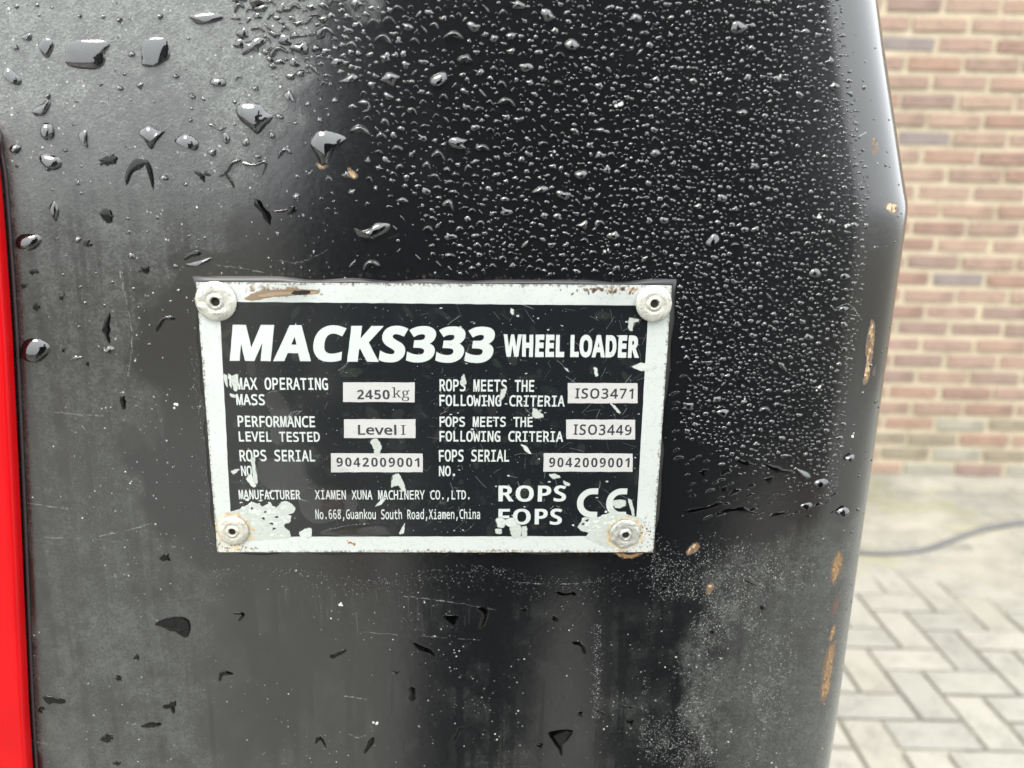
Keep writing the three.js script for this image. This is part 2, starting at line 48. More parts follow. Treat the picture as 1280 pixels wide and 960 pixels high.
  CHIPS: [[[-51.02,-22.96],[-50.1,-22.03],[-48.85,-22.49],[-47.19,-23.42],[-44.98,-22.49],[-43.77,-23.89],[-42.4,-22.48],[-41.07,-21.79],[-39.8,-22.25],[-38.37,-23.64],[-38.89,-25.28],[-40.42,-25.75],[-39.58,-26.23],[-40.11,-28.11],[-41.45,-28.58],[-41.71,-29.53],[-40.47,-30.47],[-40.81,-32.84],[-54.34,-33.79],[-57.44,-31.65],[-57.01,-25.77],[-53.7,-24.37]],[[38.31,-29.29],[39.37,-27.61],[39.77,-26.65],[42.44,-26.66],[45.09,-25.94],[46.83,-25.23],[47.21,-23.8],[51.31,-25.7],[55.84,-26.89],[56.17,-32.91],[47.32,-35.81],[40.46,-32.9],[41.51,-31.21],[39.25,-30.48]],[[15.87,-27.14],[17.18,-26.67],[18.53,-27.61],[18.11,-29.52],[16.34,-29.52]],[[15.68,-30.24],[17.23,-30.0],[17.47,-31.44],[15.91,-31.44]],[[19.65,-29.05],[21.19,-28.33],[22.76,-29.29],[22.58,-32.41],[20.36,-32.4]],[[22.98,-29.53],[24.31,-29.28],[24.36,-32.4],[23.03,-32.41]],[[17.21,-28.1],[20.27,-26.66],[21.63,-28.57],[20.32,-29.52]],[[49.81,28.83],[52.14,28.43],[51.95,27.81],[50.92,27.58],[50.61,25.47],[49.76,25.68],[49.47,27.36]],[[50.91,15.85],[53.4,16.95],[57.06,16.11],[57.32,15.46],[53.95,14.78]],[[33.13,15.49],[33.98,15.29],[34.64,14.42],[34.0,14.64]],[[40.95,15.55],[41.81,15.35],[42.1,13.4],[41.46,13.39]],[[45.63,5.97],[46.72,5.53],[48.54,3.54],[47.91,3.32]],[[25.34,4.52],[26.64,4.08],[28.18,2.1],[26.27,1.64],[25.18,2.3]],[[22.11,-5.56],[23.85,-6.24],[25.19,-8.28],[23.66,-7.6]],[[-17.7,-4.83],[-15.98,-4.15],[-14.76,-6.39],[-15.24,-8.2],[-14.84,-9.1],[-16.53,-8.66],[-16.92,-6.85]],[[-11.96,-14.57],[-10.44,-14.11],[-9.19,-16.4],[-8.38,-19.18],[-9.67,-18.72],[-10.72,-17.34],[-12.46,-17.8]],[[-16.93,-23.39],[-15.37,-21.52],[-13.83,-20.82],[-15.18,-22.69]],[[-37.66,-30.95],[-35.42,-29.76],[-34.35,-29.99],[-34.68,-32.37],[-37.3,-32.37]],[[-54.85,-13.54],[-53.75,-12.86],[-52.48,-12.85],[-54.05,-14.22]],[[-54.8,13.12],[-53.81,12.69],[-54.02,9.7],[-54.58,10.55]],[[-53.56,13.12],[-52.78,12.7],[-53.02,9.27],[-53.37,10.12]],[[-52.81,12.28],[-51.1,13.14],[-51.61,8.84],[-52.44,8.84]],[[-53.53,7.97],[-52.11,7.55],[-52.37,6.9],[-53.38,7.1]],[[18.99,31.02],[19.82,30.61],[19.63,29.36],[19.0,29.77]],[[30.12,-14.0],[31.86,-13.99],[33.2,-14.92],[31.03,-15.39]],[[34.11,-15.84],[35.89,-16.77],[35.47,-17.47],[34.13,-16.77]],[[51.98,-21.43],[52.88,-21.66],[53.99,-25.7],[53.33,-25.93]],[[48.0,-21.68],[51.09,-21.43],[51.19,-23.32],[48.55,-23.8]],[[-50.96,-15.58],[-49.59,-14.21],[-48.52,-17.41],[-49.4,-17.87]],[[-49.35,-10.58],[-48.45,-9.67],[-48.03,-16.49],[-48.88,-16.49]],[[-10.57,-31.43],[-9.65,-29.28],[-8.97,-28.33],[-9.47,-31.43]],[[16.77,9.29],[18.03,9.75],[17.64,7.55],[16.38,6.23]],[[6.42,12.71],[7.26,13.57],[7.69,10.98],[6.63,10.98]]],
  PLATE_FILM: [[[-25.47,13.98],[-23.75,15.7],[-22.04,16.99],[-17.28,17.03],[-19.04,14.03],[-20.96,12.51],[-22.57,13.79]],[[-44.75,5.86],[-43.15,8.47],[-39.02,8.06],[-35.44,4.82],[-35.09,3.29],[-38.27,2.62],[-39.68,-4.03],[-41.91,-6.28],[-43.89,-4.05],[-43.14,1.49]],[[-47.5,-11.25],[-45.3,-10.11],[-32.53,-9.16],[-28.89,-8.7],[-19.96,-15.97],[-16.78,-17.8],[-20.08,-19.9],[-21.32,-24.57],[-27.94,-27.63],[-33.42,-28.58],[-36.53,-25.75],[-38.03,-21.09],[-43.72,-19.25],[-47.39,-16.49]],[[-32.02,-31.43],[-25.83,-29.29],[-14.87,-28.1],[-10.53,-29.53],[-11.45,-31.43],[-23.74,-32.14]]],
  CURL: [[[-48.14,32.78],[-45.22,34.44],[-40.56,35.1],[-34.52,35.37],[-29.89,35.21],[-29.54,34.2],[-35.61,33.73],[-41.69,33.05],[-46.17,32.19]],[[-44.67,33.63],[-40.59,34.49],[-34.55,34.76],[-30.32,34.61],[-30.75,34.19],[-37.62,33.91],[-42.68,33.25]],[[-36.2,34.14],[-35.14,34.96],[-31.72,34.99],[-31.76,34.18],[-34.6,33.74]]],
  RUST: [["y",[[-21.91,64.06],[-21.11,64.64],[-19.4,63.16],[-20.01,62.39],[-21.36,62.74]]],["y",[[114.46,29.21],[115.43,28.37],[116.26,23.89],[116.48,19.13],[116.39,14.97],[115.94,11.88],[114.44,11.64],[114.49,14.51],[114.62,18.45],[113.66,22.34],[114.03,26.0]]],["o",[[112.98,-38.27],[114.24,-37.28],[115.94,-39.75],[115.95,-43.5],[114.78,-45.26],[114.16,-47.79],[113.16,-47.28],[112.23,-43.51]]],["r",[[113.79,-56.22],[115.6,-51.85],[117.27,-53.9],[115.9,-58.02],[114.52,-58.28]]],["o",[[115.4,-61.66],[116.26,-60.88],[116.68,-64.28],[115.54,-66.65],[114.53,-66.12]]],["o",[[115.16,-67.44],[117.48,-66.91],[117.73,-74.63],[117.45,-84.11],[115.66,-87.4],[114.24,-85.74],[113.96,-81.37]]],["y",[[69.8,-37.44],[71.43,-34.99],[73.0,-34.74],[72.94,-36.94],[70.33,-38.42]]],["y",[[76.47,-49.37],[76.99,-47.36],[78.4,-47.6],[78.1,-49.62],[76.8,-50.63]]],["y",[[113.34,58.7],[115.77,59.15],[118.51,58.81],[118.59,56.82],[115.69,56.77],[114.34,57.54]]],["y",[[108.66,74.88],[109.52,74.52],[110.14,71.48],[109.43,70.7]]],["y",[[-29.44,65.6],[-27.49,65.83],[-26.55,65.09],[-28.51,64.49]]],["r",[[117.38,14.1],[118.17,16.31],[118.54,13.68]]]],
  RUST_RING: [[48.65,-36.05],[49.89,-38.25],[53.36,-39.46],[56.7,-38.47],[59.26,-36.01],[57.26,-36.51],[55.97,-37.74],[53.29,-38.24],[50.76,-37.51],[50.93,-36.53]],
  SCRATCH: [[[-106.79,-33.82],[-97.22,-34.02],[-86.32,-32.08],[-77.51,-29.45]],[[-110.78,-23.59],[-105.64,-24.48],[-99.42,-25.37]],[[-119.24,-97.81],[-113.71,-99.2]],[[-39.77,41.95],[-35.0,41.63],[-30.34,43.31],[-27.29,44.95]],[[-55.74,40.67],[-49.44,39.98],[-43.53,38.88]],[[-9.57,-51.26],[2.81,-52.99],[16.44,-55.5]],[[-21.76,-62.63],[-6.32,-63.92],[11.99,-65.22]],[[20.83,-46.97],[34.44,-47.44],[43.51,-46.92]],[[104.03,32.22],[107.08,33.32],[111.46,29.16]],[[-27.41,-83.51],[-20.49,-84.61]],[[-26.41,-96.23],[-23.86,-97.62],[-21.49,-96.81]],[[-101.38,1.75],[-87.14,0.81]],[[-79.24,38.48],[-77.86,22.22],[-79.89,11.67]],[[104.77,75.17],[106.66,76.16]],[[102.97,32.2],[109.62,30.19]],[[79.3,88.49],[85.29,87.73]]],
  FLAKES: [[102.34,10.61],[113.91,-2.78],[104.06,53.75],[83.22,88.59],[44.52,81.24],[28.31,69.68],[-18.35,-93.0],[-27.58,-53.78],[-68.27,4.28],[96.8,55.61],[43.36,46.22],[82.04,7.05]],
  DROPLINE: [[45.51,-65.26],[46.51,-86.53],[-54.8,-43.95],[-10.61,-45.06],[67.98,-37.45],[104.85,-39.79],[112.82,-109.36],[68.33,-108.98]],
  ZONES: {"A":[[-17.74,102.71],[-48.49,54.73],[-70.43,26.46],[-78.49,-16.96],[-63.65,-45.19]],"B":[[-63.83,-47.64],[68.16,-39.91],[109.4,-20.32]],"C":[[-70.25,28.52],[-59.21,28.68],[-60.97,-14.55],[-71.1,-16.91]]},
  RIGHT: [[118.1,58.3],[103.6,106.1]],
  CABLE: [[1.111,-2.435],[1.19,-2.426],[1.296,-2.419],[1.421,-2.449],[1.576,-2.532],[1.75,-2.634],[1.945,-2.707],[2.149,-2.739]],
  RED: [[-104.54,68.23],[-104.43,62.12],[-104.82,53.62],[-105.27,45.9],[-106.9,21.81],[-111.14,-26.37],[-116.57,-85.77],[-118.17,-107.41]]
};
// ---------------------------------------------------------------- helpers
let seed = 12345;
const rnd = () => { seed = (seed + 0x6d2b79f5) | 0; let t = Math.imul(seed ^ (seed >>> 15), 1 | seed); t = (t + Math.imul(t ^ (t >>> 7), 61 | t)) ^ t; return ((t ^ (t >>> 14)) >>> 0) / 4294967296; };
const rr = (a, b) => a + (b - a) * rnd(), clamp = (x, a = 0, b = 1) => Math.min(b, Math.max(a, x)), lerp = (a, b, t) => a + (b - a) * t;
const smooth = (a, b, x) => { const t = clamp((x - a) / (b - a)); return t * t * (3 - 2 * t); };
const gauss = () => Math.sqrt(-2 * Math.log(rnd() + 1e-9)) * Math.cos(6.2832 * rnd());
const HT = new Float32Array(65536); for (let i = 0; i < 65536; i++) HT[i] = rnd();
function vn(x, y) {
  const xi = Math.floor(x), yi = Math.floor(y), fx = x - xi, fy = y - yi, u = fx * fx * (3 - 2 * fx), v = fy * fy * (3 - 2 * fy);
  const a = ((yi & 255) << 8), b = (((yi + 1) & 255) << 8), c = xi & 255, d = (xi + 1) & 255;
  return lerp(lerp(HT[a | c], HT[a | d], u), lerp(HT[b | c], HT[b | d], u), v);
}
function fbm(x, y, n = 4) { let s = 0, a = 0.5, t = 0; for (let i = 0; i < n; i++) { s += a * vn(x, y); t += a; a *= 0.5; x = x * 2.03 + 17.1; y = y * 2.03 + 9.7; } return s / t; }
const toS = (l) => 255 * (l <= 0.0031308 ? 12.92 * l : 1.055 * Math.pow(l, 1 / 2.4) - 0.055);
const taken = new Map();
function numbered(n) { const k = taken.get(n) ?? 0; taken.set(n, k + 1); return k ? n + '_' + String(k).padStart(3, '0') : n; }
function part(name, geo, mat, parent) { const m = new THREE.Mesh(geo, mat); m.name = name; m.castShadow = m.receiveShadow = true; parent.add(m); return m; }
function tag(o, label, category, group) { o.userData.label = label; o.userData.category = category; if (group) o.userData.group = group; return o; }
function thing(name, label, category, group) { const g = new THREE.Group(); g.name = numbered(name); scene.add(g); return tag(g, label, category, group); }
const lin = (r, g, b) => new THREE.Color().setRGB(r, g, b);
const std = (c, roughness, more = {}) => new THREE.MeshStandardMaterial({ color: c, roughness, ...more });
function canvas(w, h) { const c = document.createElement('canvas'); c.width = w; c.height = h; return c; }
function ctex(c, srgb) { const t = new THREE.CanvasTexture(c); if (srgb) t.colorSpace = THREE.SRGBColorSpace; t.magFilter = THREE.LinearFilter; return t; }
function inside(p, x, y) { let r = false; for (let i = 0, j = p.length - 1; i < p.length; j = i++) if ((p[i][1] > y) !== (p[j][1] > y) && x < (p[j][0] - p[i][0]) * (y - p[i][1]) / (p[j][1] - p[i][1]) + p[i][0]) r = !r; return r; }
// a tileable-free grain texture for masonry: colour multiplier and height
function grainMaps(size, f, contrast, spots) {
  const c = canvas(size, size), x = c.getContext('2d'), im = x.createImageData(size, size), b = canvas(size, size), bx = b.getContext('2d'), ib = bx.createImageData(size, size);
  for (let j = 0; j < size; j++) for (let i = 0; i < size; i++) {
    const u = i / size * f, v = j / size * f, n = fbm(u, v, 5), m = fbm(u * 9 + 40, v * 9, 3), s = smooth(0.62, 0.75, vn(u * 14, v * 14 + 90)) * spots;
    const k = clamp(1 - contrast + contrast * (0.9 * n + 0.7 * m) * 1.25 - s * 0.35), o = (j * size + i) * 4, t = toS(clamp(k));
    im.data[o] = t; im.data[o + 1] = t; im.data[o + 2] = t; im.data[o + 3] = 255;
    const h = 255 * clamp(0.5 * n + 0.5 * m - s * 0.3); ib.data[o] = ib.data[o + 1] = ib.data[o + 2] = h; ib.data[o + 3] = 255;
  }
  x.putImageData(im, 0, 0); bx.putImageData(ib, 0, 0);
  const ct = ctex(c, true), bt = ctex(b); for (const t of [ct, bt]) t.wrapS = t.wrapT = THREE.MirroredRepeatWrapping;
  return [ct, bt];
}
const [stoneMap, stoneBump] = grainMaps(512, 9, 0.55, 0.5);
// uv in metres over the object's own axes: x/z for tops, x/y for fronts
function boxUV(g, scale, ox = 0, oy = 0) {
  const p = g.attributes.position, n = g.attributes.normal, uv = new Float32Array(p.count * 2);
  for (let i = 0; i < p.count; i++) {
    const ax = Math.abs(n.getX(i)), ay = Math.abs(n.getY(i)), az = Math.abs(n.getZ(i)), X = p.getX(i), Y = p.getY(i), Z = p.getZ(i);
    const [u, v] = ay > ax && ay > az ? [X, Z] : az > ax ? [X, Y] : [Z, Y];
    uv[i * 2] = u * scale + ox; uv[i * 2 + 1] = v * scale + oy;
  }
  g.setAttribute('uv', new THREE.BufferAttribute(uv, 2)); return g;
}

// ---------------------------------------------------------------- ground and pavement
const groundMat = std(lin(0.105, 0.097, 0.074), 0.95, { map: stoneMap, bumpMap: stoneBump, bumpScale: 0.004 });
{
  const g = new THREE.PlaneGeometry(120, 120, 1, 1); g.rotateX(-Math.PI / 2); g.attributes.uv.array.forEach((v, i, a) => { a[i] = v * 60; });
  const m = part('ground', g, groundMat, scene); m.position.y = -0.009; m.userData.kind = 'structure';
}
const pavement = new THREE.Group(); pavement.name = 'pavement'; pavement.userData.kind = 'structure'; scene.add(pavement);
const PAV = 0.0985, PX0 = 0.973, PZ0 = -1.86;
const paverMats = [[0.168, 0.161, 0.136], [0.158, 0.153, 0.13], [0.175, 0.167, 0.142], [0.148, 0.144, 0.123], [0.163, 0.153, 0.127]].map((c) => std(lin(...c), 0.62, { map: stoneMap, bumpMap: stoneBump, bumpScale: 0.0012 }));
const paverGeos = [0, 1, 2, 3].map((k) => boxUV(new RoundedBoxGeometry(PAV * 2 - 0.009, 0.05, PAV - 0.009, 1, 0.0045), 2.2, k * 0.37, k * 0.71));
const far = [];
for (let k = -60; k <= 60; k++) for (let m = -30; m <= 30; m++) for (const v of [0, 1]) {
  const cx = PX0 + PAV * (v ? k - 0.5 + 4 * m : k + 1 + 4 * m), cz = PZ0 + PAV * (v ? k + 1 : k + 0.5);
  if (cx < -4.2 || cx > 5 || cz > 4 || cz < -3.12) continue;
  const near = cx > 0.62 && cx < 2.35 && cz < -1.3;
  const y = -0.025 + rr(-0.0022, 0.0014), turn = (v ? Math.PI / 2 : 0) + rr(-0.012, 0.012), tx = rr(-0.006, 0.006), tz = rr(-0.006, 0.006), mi = Math.floor(rnd() * 5), gi = Math.floor(rnd() * 4);
  if (near) { const o = part(numbered('paver'), paverGeos[gi], paverMats[mi], pavement); o.position.set(cx, y, cz); o.rotation.set(tx, turn, tz, 'YXZ'); } else far.push([cx, y, cz, turn]);
}
{
  const im = new THREE.InstancedMesh(paverGeos[0], std(lin(1, 1, 1), 0.62, { map: stoneMap, bumpMap: stoneBump, bumpScale: 0.0012 }), far.length), q = new THREE.Object3D(), c = new THREE.Color();
  far.forEach(([x, y, z, t], i) => { q.position.set(x, y, z); q.rotation.y = t; q.updateMatrix(); im.setMatrixAt(i, q.matrix); const k = rr(0.17, 0.22); im.setColorAt(i, c.setRGB(k, k * 0.99, k * 0.88)); });
  im.name = 'paver_field'; im.userData.kind = 'stuff'; im.castShadow = im.receiveShadow = true; pavement.add(im);
}
// washed-in sand and soil lying over the pavers towards the wall: a real layer whose low spots let the pavers show
function soilAt(x, z) { const d = z + 3.15; return -0.0115 + (0.008 + 0.026 * smooth(1.5, 1.0, d)) * (fbm(x * 2.1 + 5, z * 2.6 + 3, 4) - 0.5) + 0.0165 * smooth(1.35, 0.35, d + 0.5 * (fbm(x * 1.3, z * 1.3 + 8, 3) - 0.5)) + 0.004 * (fbm(x * 24, z * 24, 3) - 0.5) + 0.05 * smooth(0.14, 0.0, d) * fbm(x * 6, z * 6, 3); }
{
  const g = new THREE.PlaneGeometry(6.4, 1.7, 320, 120); g.rotateX(-Math.PI / 2); g.translate(1.2, 0, -2.3);
  const p = g.attributes.position, col = new Float32Array(p.count * 3);
  for (let i = 0; i < p.count; i++) {
    const x = p.getX(i), z = p.getZ(i); p.setY(i, Math.min(soilAt(x, z), 0.03));
    const n = fbm(x * 5 + 2, z * 7, 4), moss = smooth(0.5, 0.64, fbm(x * 2.4 + 30, z * 6, 4) + 0.22 * smooth(0.4, 0.05, z + 3.15) - 0.06), s = 0.75 + 0.6 * n;
    col[i * 3] = lerp(0.168, 0.15, moss) * s; col[i * 3 + 1] = lerp(0.156, 0.142, moss) * s; col[i * 3 + 2] = lerp(0.126, 0.098, moss) * s;
  }
  g.setAttribute('color', new THREE.BufferAttribute(col, 3)); g.computeVertexNormals();
  for (let i = 0; i < p.count; i++) g.attributes.uv.setXY(i, p.getX(i) * 2, p.getZ(i) * 2);
  const m = part('sand_and_moss', g, std(lin(1, 1, 1), 0.95, { vertexColors: true, map: stoneMap, bumpMap: stoneBump, bumpScale: 0.004 }), scene);
  m.userData.kind = 'stuff'; m.userData.label = 'sandy soil with yellowish moss over the pavers along the wall';
}

// ---------------------------------------------------------------- brick wall
const WZ = -3.15, COURSE = 0.068, PITCH = 0.22, BY0 = 1.55;
const wall = thing('brick_wall', 'brown red brick wall with thick cream mortar joints behind the pavement', 'wall');
wall.position.set(0, 0, WZ);
{
  const g = boxUV(new THREE.BoxGeometry(8, 2.9, 0.2), 1.6); const m = part('mortar', g, std(lin(0.31, 0.268, 0.19), 0.95, { map: stoneMap, bumpMap: stoneBump, bumpScale: 0.006 }), wall); m.position.set(1, 1.45 - 0.02, -0.106);
  const brickCols = [[0.205, 0.132, 0.096], [0.192, 0.122, 0.09], [0.215, 0.145, 0.107], [0.176, 0.112, 0.085], [0.207, 0.142, 0.11], [0.17, 0.118, 0.095], [0.225, 0.158, 0.117], [0.148, 0.122, 0.112], [0.215, 0.15, 0.112], [0.19, 0.132, 0.1]];
  const mats = brickCols.map((c) => std(lin(...c), 0.9, { map: stoneMap, bumpMap: stoneBump, bumpScale: 0.004 }));
  const low = [[0.2, 0.19, 0.15], [0.165, 0.14, 0.1], [0.19, 0.13, 0.1]].map((c) => std(lin(...c), 0.95, { map: stoneMap, bumpMap: stoneBump, bumpScale: 0.005 }));
  const make = (w, k) => { const b = new RoundedBoxGeometry(w, 0.0495, 0.06, 2, 0.006), p = b.attributes.position; for (let i = 0; i < p.count; i++) { const X = p.getX(i), Y = p.getY(i); p.setXYZ(i, X + 0.004 * (vn(Y * 60 + k * 7, X * 30) - 0.5), Y + 0.005 * (vn(X * 25 + k * 13, 3 + Math.sign(Y)) - 0.5), p.getZ(i)); } return boxUV(b, 1.9, k * 0.31, k * 0.57); };
  const geos = [0, 1, 2, 3, 4].map((k) => make(0.203, k)), rest = [];
  for (let r = -22; r <= 18; r++) for (let c = -24; c <= 18; c++) {
    const x = 1.8 + (r & 1 ? 0 : 0.11) - PITCH * 0.5 + c * PITCH + 0.005, y = BY0 + r * COURSE;
    if (x < -2.9 || x > 4.9 || y < 0 || y > 2.8) continue;
    const near = x > 1.08 && x < 2.75 && y < 2.0, g = geos[Math.floor(rnd() * 5)], z = -0.03 + rr(-0.003, 0.003), t = rr(-0.008, 0.008);
    const u = rnd(), mi = u < 0.03 ? 7 : u < 0.2 ? 8 : u < 0.32 ? 9 : Math.floor(rnd() * 7);
    if (near) { const b = part(numbered('brick'), g, y < 0.27 && rnd() < 0.7 ? low[Math.floor(rnd() * 3)] : mats[mi], wall); b.position.set(x + rr(-0.003, 0.003), y + rr(-0.002, 0.002), z); b.rotation.z = t; } else rest.push(new THREE.Matrix4().makeTranslation(x, y, z));
  }
  const im = new THREE.InstancedMesh(geos[0], std(lin(1, 1, 1), 0.9, { map: stoneMap, bumpMap: stoneBump, bumpScale: 0.004 }), rest.length), c = new THREE.Color();
  rest.forEach((m4, i) => { im.setMatrixAt(i, m4); const k = brickCols[Math.floor(rnd() * 7)]; im.setColorAt(i, c.setRGB(...k)); });
  im.name = 'brick_field'; im.userData.kind = 'stuff'; im.castShadow = im.receiveShadow = true; wall.add(im);
}

// ---------------------------------------------------------------- cable lying on the pavement
{
  const pts = DATA.CABLE.map(([x, z]) => new THREE.Vector3(x, Math.max(0, soilAt(x, z)) + 0.008, z)); pts.unshift(new THREE.Vector3(0.75, 0.008, -2.5), new THREE.Vector3(0.95, 0.008, -2.45)); pts.push(new THREE.Vector3(2.6, 0.014, -2.72));
  const c = part('cable', new THREE.TubeGeometry(new THREE.CatmullRomCurve3(pts), 120, 0.0085, 10), std(lin(0.075, 0.073, 0.075), 0.55), scene);
  tag(c, 'thin dark grey cable curving over the sandy pavement', 'cable');
}
// ---------------------------------------------------------------- wheel loader: the black pillar's face carries the plate
const FACE = new THREE.Vector3(-0.01964, EYE - 0.05975, -0.19675), YAW = 0.0388;
const loader = thing('wheel_loader', 'black steel wheel loader pillar with red panel and riveted data plate', 'wheel loader');
loader.position.set(FACE.x, 0, FACE.z); loader.rotation.y = YAW;
const FY = FACE.y, mm = 0.001;

// the paint: black coat, dried dust, painted reflections and glints, loose grains, scratches and rust, drawn in millimetres over a 272 mm square of the face
const TX = 2048, TMM = 272, TX0 = -124, TY0 = -136, K = TX / TMM;
const wear = canvas(TX, TX), rough = canvas(TX, TX), relief = canvas(TX, TX);
{
  const cw = wear.getContext('2d'), cr = rough.getContext('2d'), cb = relief.getContext('2d');
  const iw = cw.createImageData(TX, TX), ir = cr.createImageData(TX, TX), ib = cb.createImageData(TX, TX);
  const segX = (poly, y) => { for (let i = 0; i + 1 < poly.length; i++) { const [x0, y0] = poly[i], [x1, y1] = poly[i + 1]; if (y <= y0 && y >= y1) return lerp(x0, x1, (y - y0) / (y1 - y0)); } return y > poly[0][1] ? poly[0][0] + (y - poly[0][1]) * 0.6 : poly.at(-1)[0]; };
  for (let j = 0; j < TX; j++) for (let i = 0; i < TX; i++) {
    const x = TX0 + (i + 0.5) / K, y = TY0 + TMM - (j + 0.5) / K, o = (j * TX + i) * 4;
    const w1 = fbm(x * 0.045, y * 0.045, 5) - 0.5, w2 = fbm(x * 0.16 + 70, y * 0.16, 4) - 0.5, grain = fbm(x * 1.9, y * 1.9 + 11, 3), fine = vn(x * 5.1, y * 5.1);
    // unwashed dust plus painted reflection of sky and paving: left of a ragged line, under a ragged line, and thin smears between
    const left = smooth(6, -10, x - segX(DATA.ZONES.A, y) + 46 * w1 + 22 * w2), top = left * smooth(45, 88, y + 50 * w1);  // top: mirrored sky put into the colour as paler dust
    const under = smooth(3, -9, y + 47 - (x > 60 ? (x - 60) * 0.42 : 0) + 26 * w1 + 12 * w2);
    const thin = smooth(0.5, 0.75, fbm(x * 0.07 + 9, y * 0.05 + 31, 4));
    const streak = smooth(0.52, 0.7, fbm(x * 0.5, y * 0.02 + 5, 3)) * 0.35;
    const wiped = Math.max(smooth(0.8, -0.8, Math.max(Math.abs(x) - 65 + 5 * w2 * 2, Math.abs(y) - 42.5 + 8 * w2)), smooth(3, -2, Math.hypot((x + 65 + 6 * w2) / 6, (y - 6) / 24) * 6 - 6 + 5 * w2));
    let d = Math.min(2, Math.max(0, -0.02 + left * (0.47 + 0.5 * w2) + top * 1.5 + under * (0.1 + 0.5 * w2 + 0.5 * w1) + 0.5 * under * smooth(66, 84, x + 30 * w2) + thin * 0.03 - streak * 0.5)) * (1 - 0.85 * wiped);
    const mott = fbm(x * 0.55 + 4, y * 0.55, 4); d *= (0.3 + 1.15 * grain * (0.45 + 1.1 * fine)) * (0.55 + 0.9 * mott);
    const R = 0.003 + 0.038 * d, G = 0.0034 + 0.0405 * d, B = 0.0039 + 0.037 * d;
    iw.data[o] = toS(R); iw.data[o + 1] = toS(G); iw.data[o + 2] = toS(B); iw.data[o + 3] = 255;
    const q = 255 * clamp(0.15 + 0.28 * clamp(d) + 0.1 * (grain - 0.5) + 0.03 * thin); ir.data[o] = ir.data[o + 1] = ir.data[o + 2] = q; ir.data[o + 3] = 255;
    const h = 255 * clamp(0.3 + 0.08 * (fbm(x * 0.7, y * 0.7, 2) - 0.5) + 0.3 * d * fine + 0.25 * d * mott); ib.data[o] = ib.data[o + 1] = ib.data[o + 2] = h; ib.data[o + 3] = 255;
  }
  cw.putImageData(iw, 0, 0); cr.putImageData(ir, 0, 0); cb.putImageData(ib, 0, 0);
  const px = (x) => (x - TX0) * K, py = (y) => (TY0 + TMM - y) * K;
  const dot = (x, y, r, col, g, b) => { for (const [c, f] of [[cw, col], [cr, g], [cb, b]]) { if (!f) continue; c.fillStyle = f; c.beginPath(); c.ellipse(px(x), py(y), r * K * rr(0.7, 1.3), r * K, rnd() * 3, 0, 6.3); c.fill(); } };
  // pale specks: loose grains on a drip line and round the plate, painted mist glints below right
  const gritGlint = (x, y, s, a) => dot(x, y, s, `rgba(${205 + 30 * rnd() | 0},${208 + 25 * rnd() | 0},${200 + 30 * rnd() | 0},${a})`, 'rgba(150,150,150,.8)', 'rgba(255,255,255,.9)');
  for (let n = 0; n < 5200; n++) { const x = rr(-118, 118), y = rr(-115, 108); const k = x < -20 || y < -42 ? 1 : 0.22; if (rnd() < k * smooth(0.3, 0.7, fbm(x * 0.06 + 50, y * 0.06, 3))) gritGlint(x, y, Math.min(0.3, 0.07 + 0.085 * Math.abs(gauss())), rr(0.25, 0.85)); }
  for (let n = 0; n < 15000; n++) { const x = rr(60, 122), y = rr(-112, -30), k = smooth(0.42, 0.62, fbm(x * 0.09 + 3, y * 0.07, 4)) * smooth(112, 94, x) * smooth(-28, -44, y + (x - 85) * 0.12); if (rnd() < k) gritGlint(x, y, rr(0.06, 0.16), rr(0.15, 0.6)); }
  for (let n = 0; n < 420; n++) { const t = rnd(); gritGlint(45.8 + t + gauss() * 0.8, lerp(-60, -92, t), rr(0.05, 0.13), rr(0.2, 0.7)); }
  for (let n = 0; n < 900; n++) { const t = rnd(); gritGlint(lerp(-62, 64, t) + gauss(), -43.5 - 3.5 * Math.abs(gauss()) + 2 * Math.sin(t * 14), rr(0.05, 0.14), rr(0.15, 0.6)); }
  for (let n = 0; n < 320; n++) gritGlint(-62.5 + gauss() * 0.8, rr(-42, 20), rr(0.05, 0.13), rr(0.15, 0.6));
  for (const [x, y] of DATA.FLAKES) for (let q = 0; q < 3; q++) dot(x + gauss() * 0.5, y + gauss() * 0.4, rr(0.15, 0.45), 'rgba(215,216,208,.8)', 'rgba(160,160,160,1)', 'rgba(255,255,255,1)');
  cw.lineCap = 'round';
  const stroke = (pts, w, style) => { cw.strokeStyle = style; cw.lineWidth = w * K; cw.beginPath(); pts.forEach(([x, y], i) => (i ? cw.lineTo : cw.moveTo).call(cw, px(x), py(y))); cw.stroke(); };
  for (const s of DATA.SCRATCH) { const c = new THREE.CatmullRomCurve3(s.map(([x, y]) => new THREE.Vector3(x, y, 0))).getPoints(24).map((v) => [v.x + gauss() * 0.08, v.y + gauss() * 0.08]); for (let i = 0; i + 1 < c.length; i++) if (rnd() < 0.85) stroke([c[i], c[i + 1]], rr(0.1, 0.32), `rgba(170,175,170,${rr(0.15, 0.5)})`); }
  for (let n = 0; n < 70; n++) { const x = rr(-110, 90), y = rr(-110, 60), a = rr(-0.5, 0.5) + (rnd() < 0.4 ? 1.57 : 0), l = rr(1, 9); stroke([[x, y], [x + l * Math.cos(a), y + l * Math.sin(a)]], rr(0.06, 0.16), `rgba(150,155,150,${rr(0.06, 0.25)})`); }
  for (let n = 0; n < 46; n++) { const x = rr(-45, 12), y = rr(-47, -58); stroke([[x, y], [x + gauss() * 0.6, y - rr(2, 8)]], rr(0.1, 0.4), `rgba(120,124,120,${rr(0.08, 0.22)})`); }   // rubbed marks under the plate
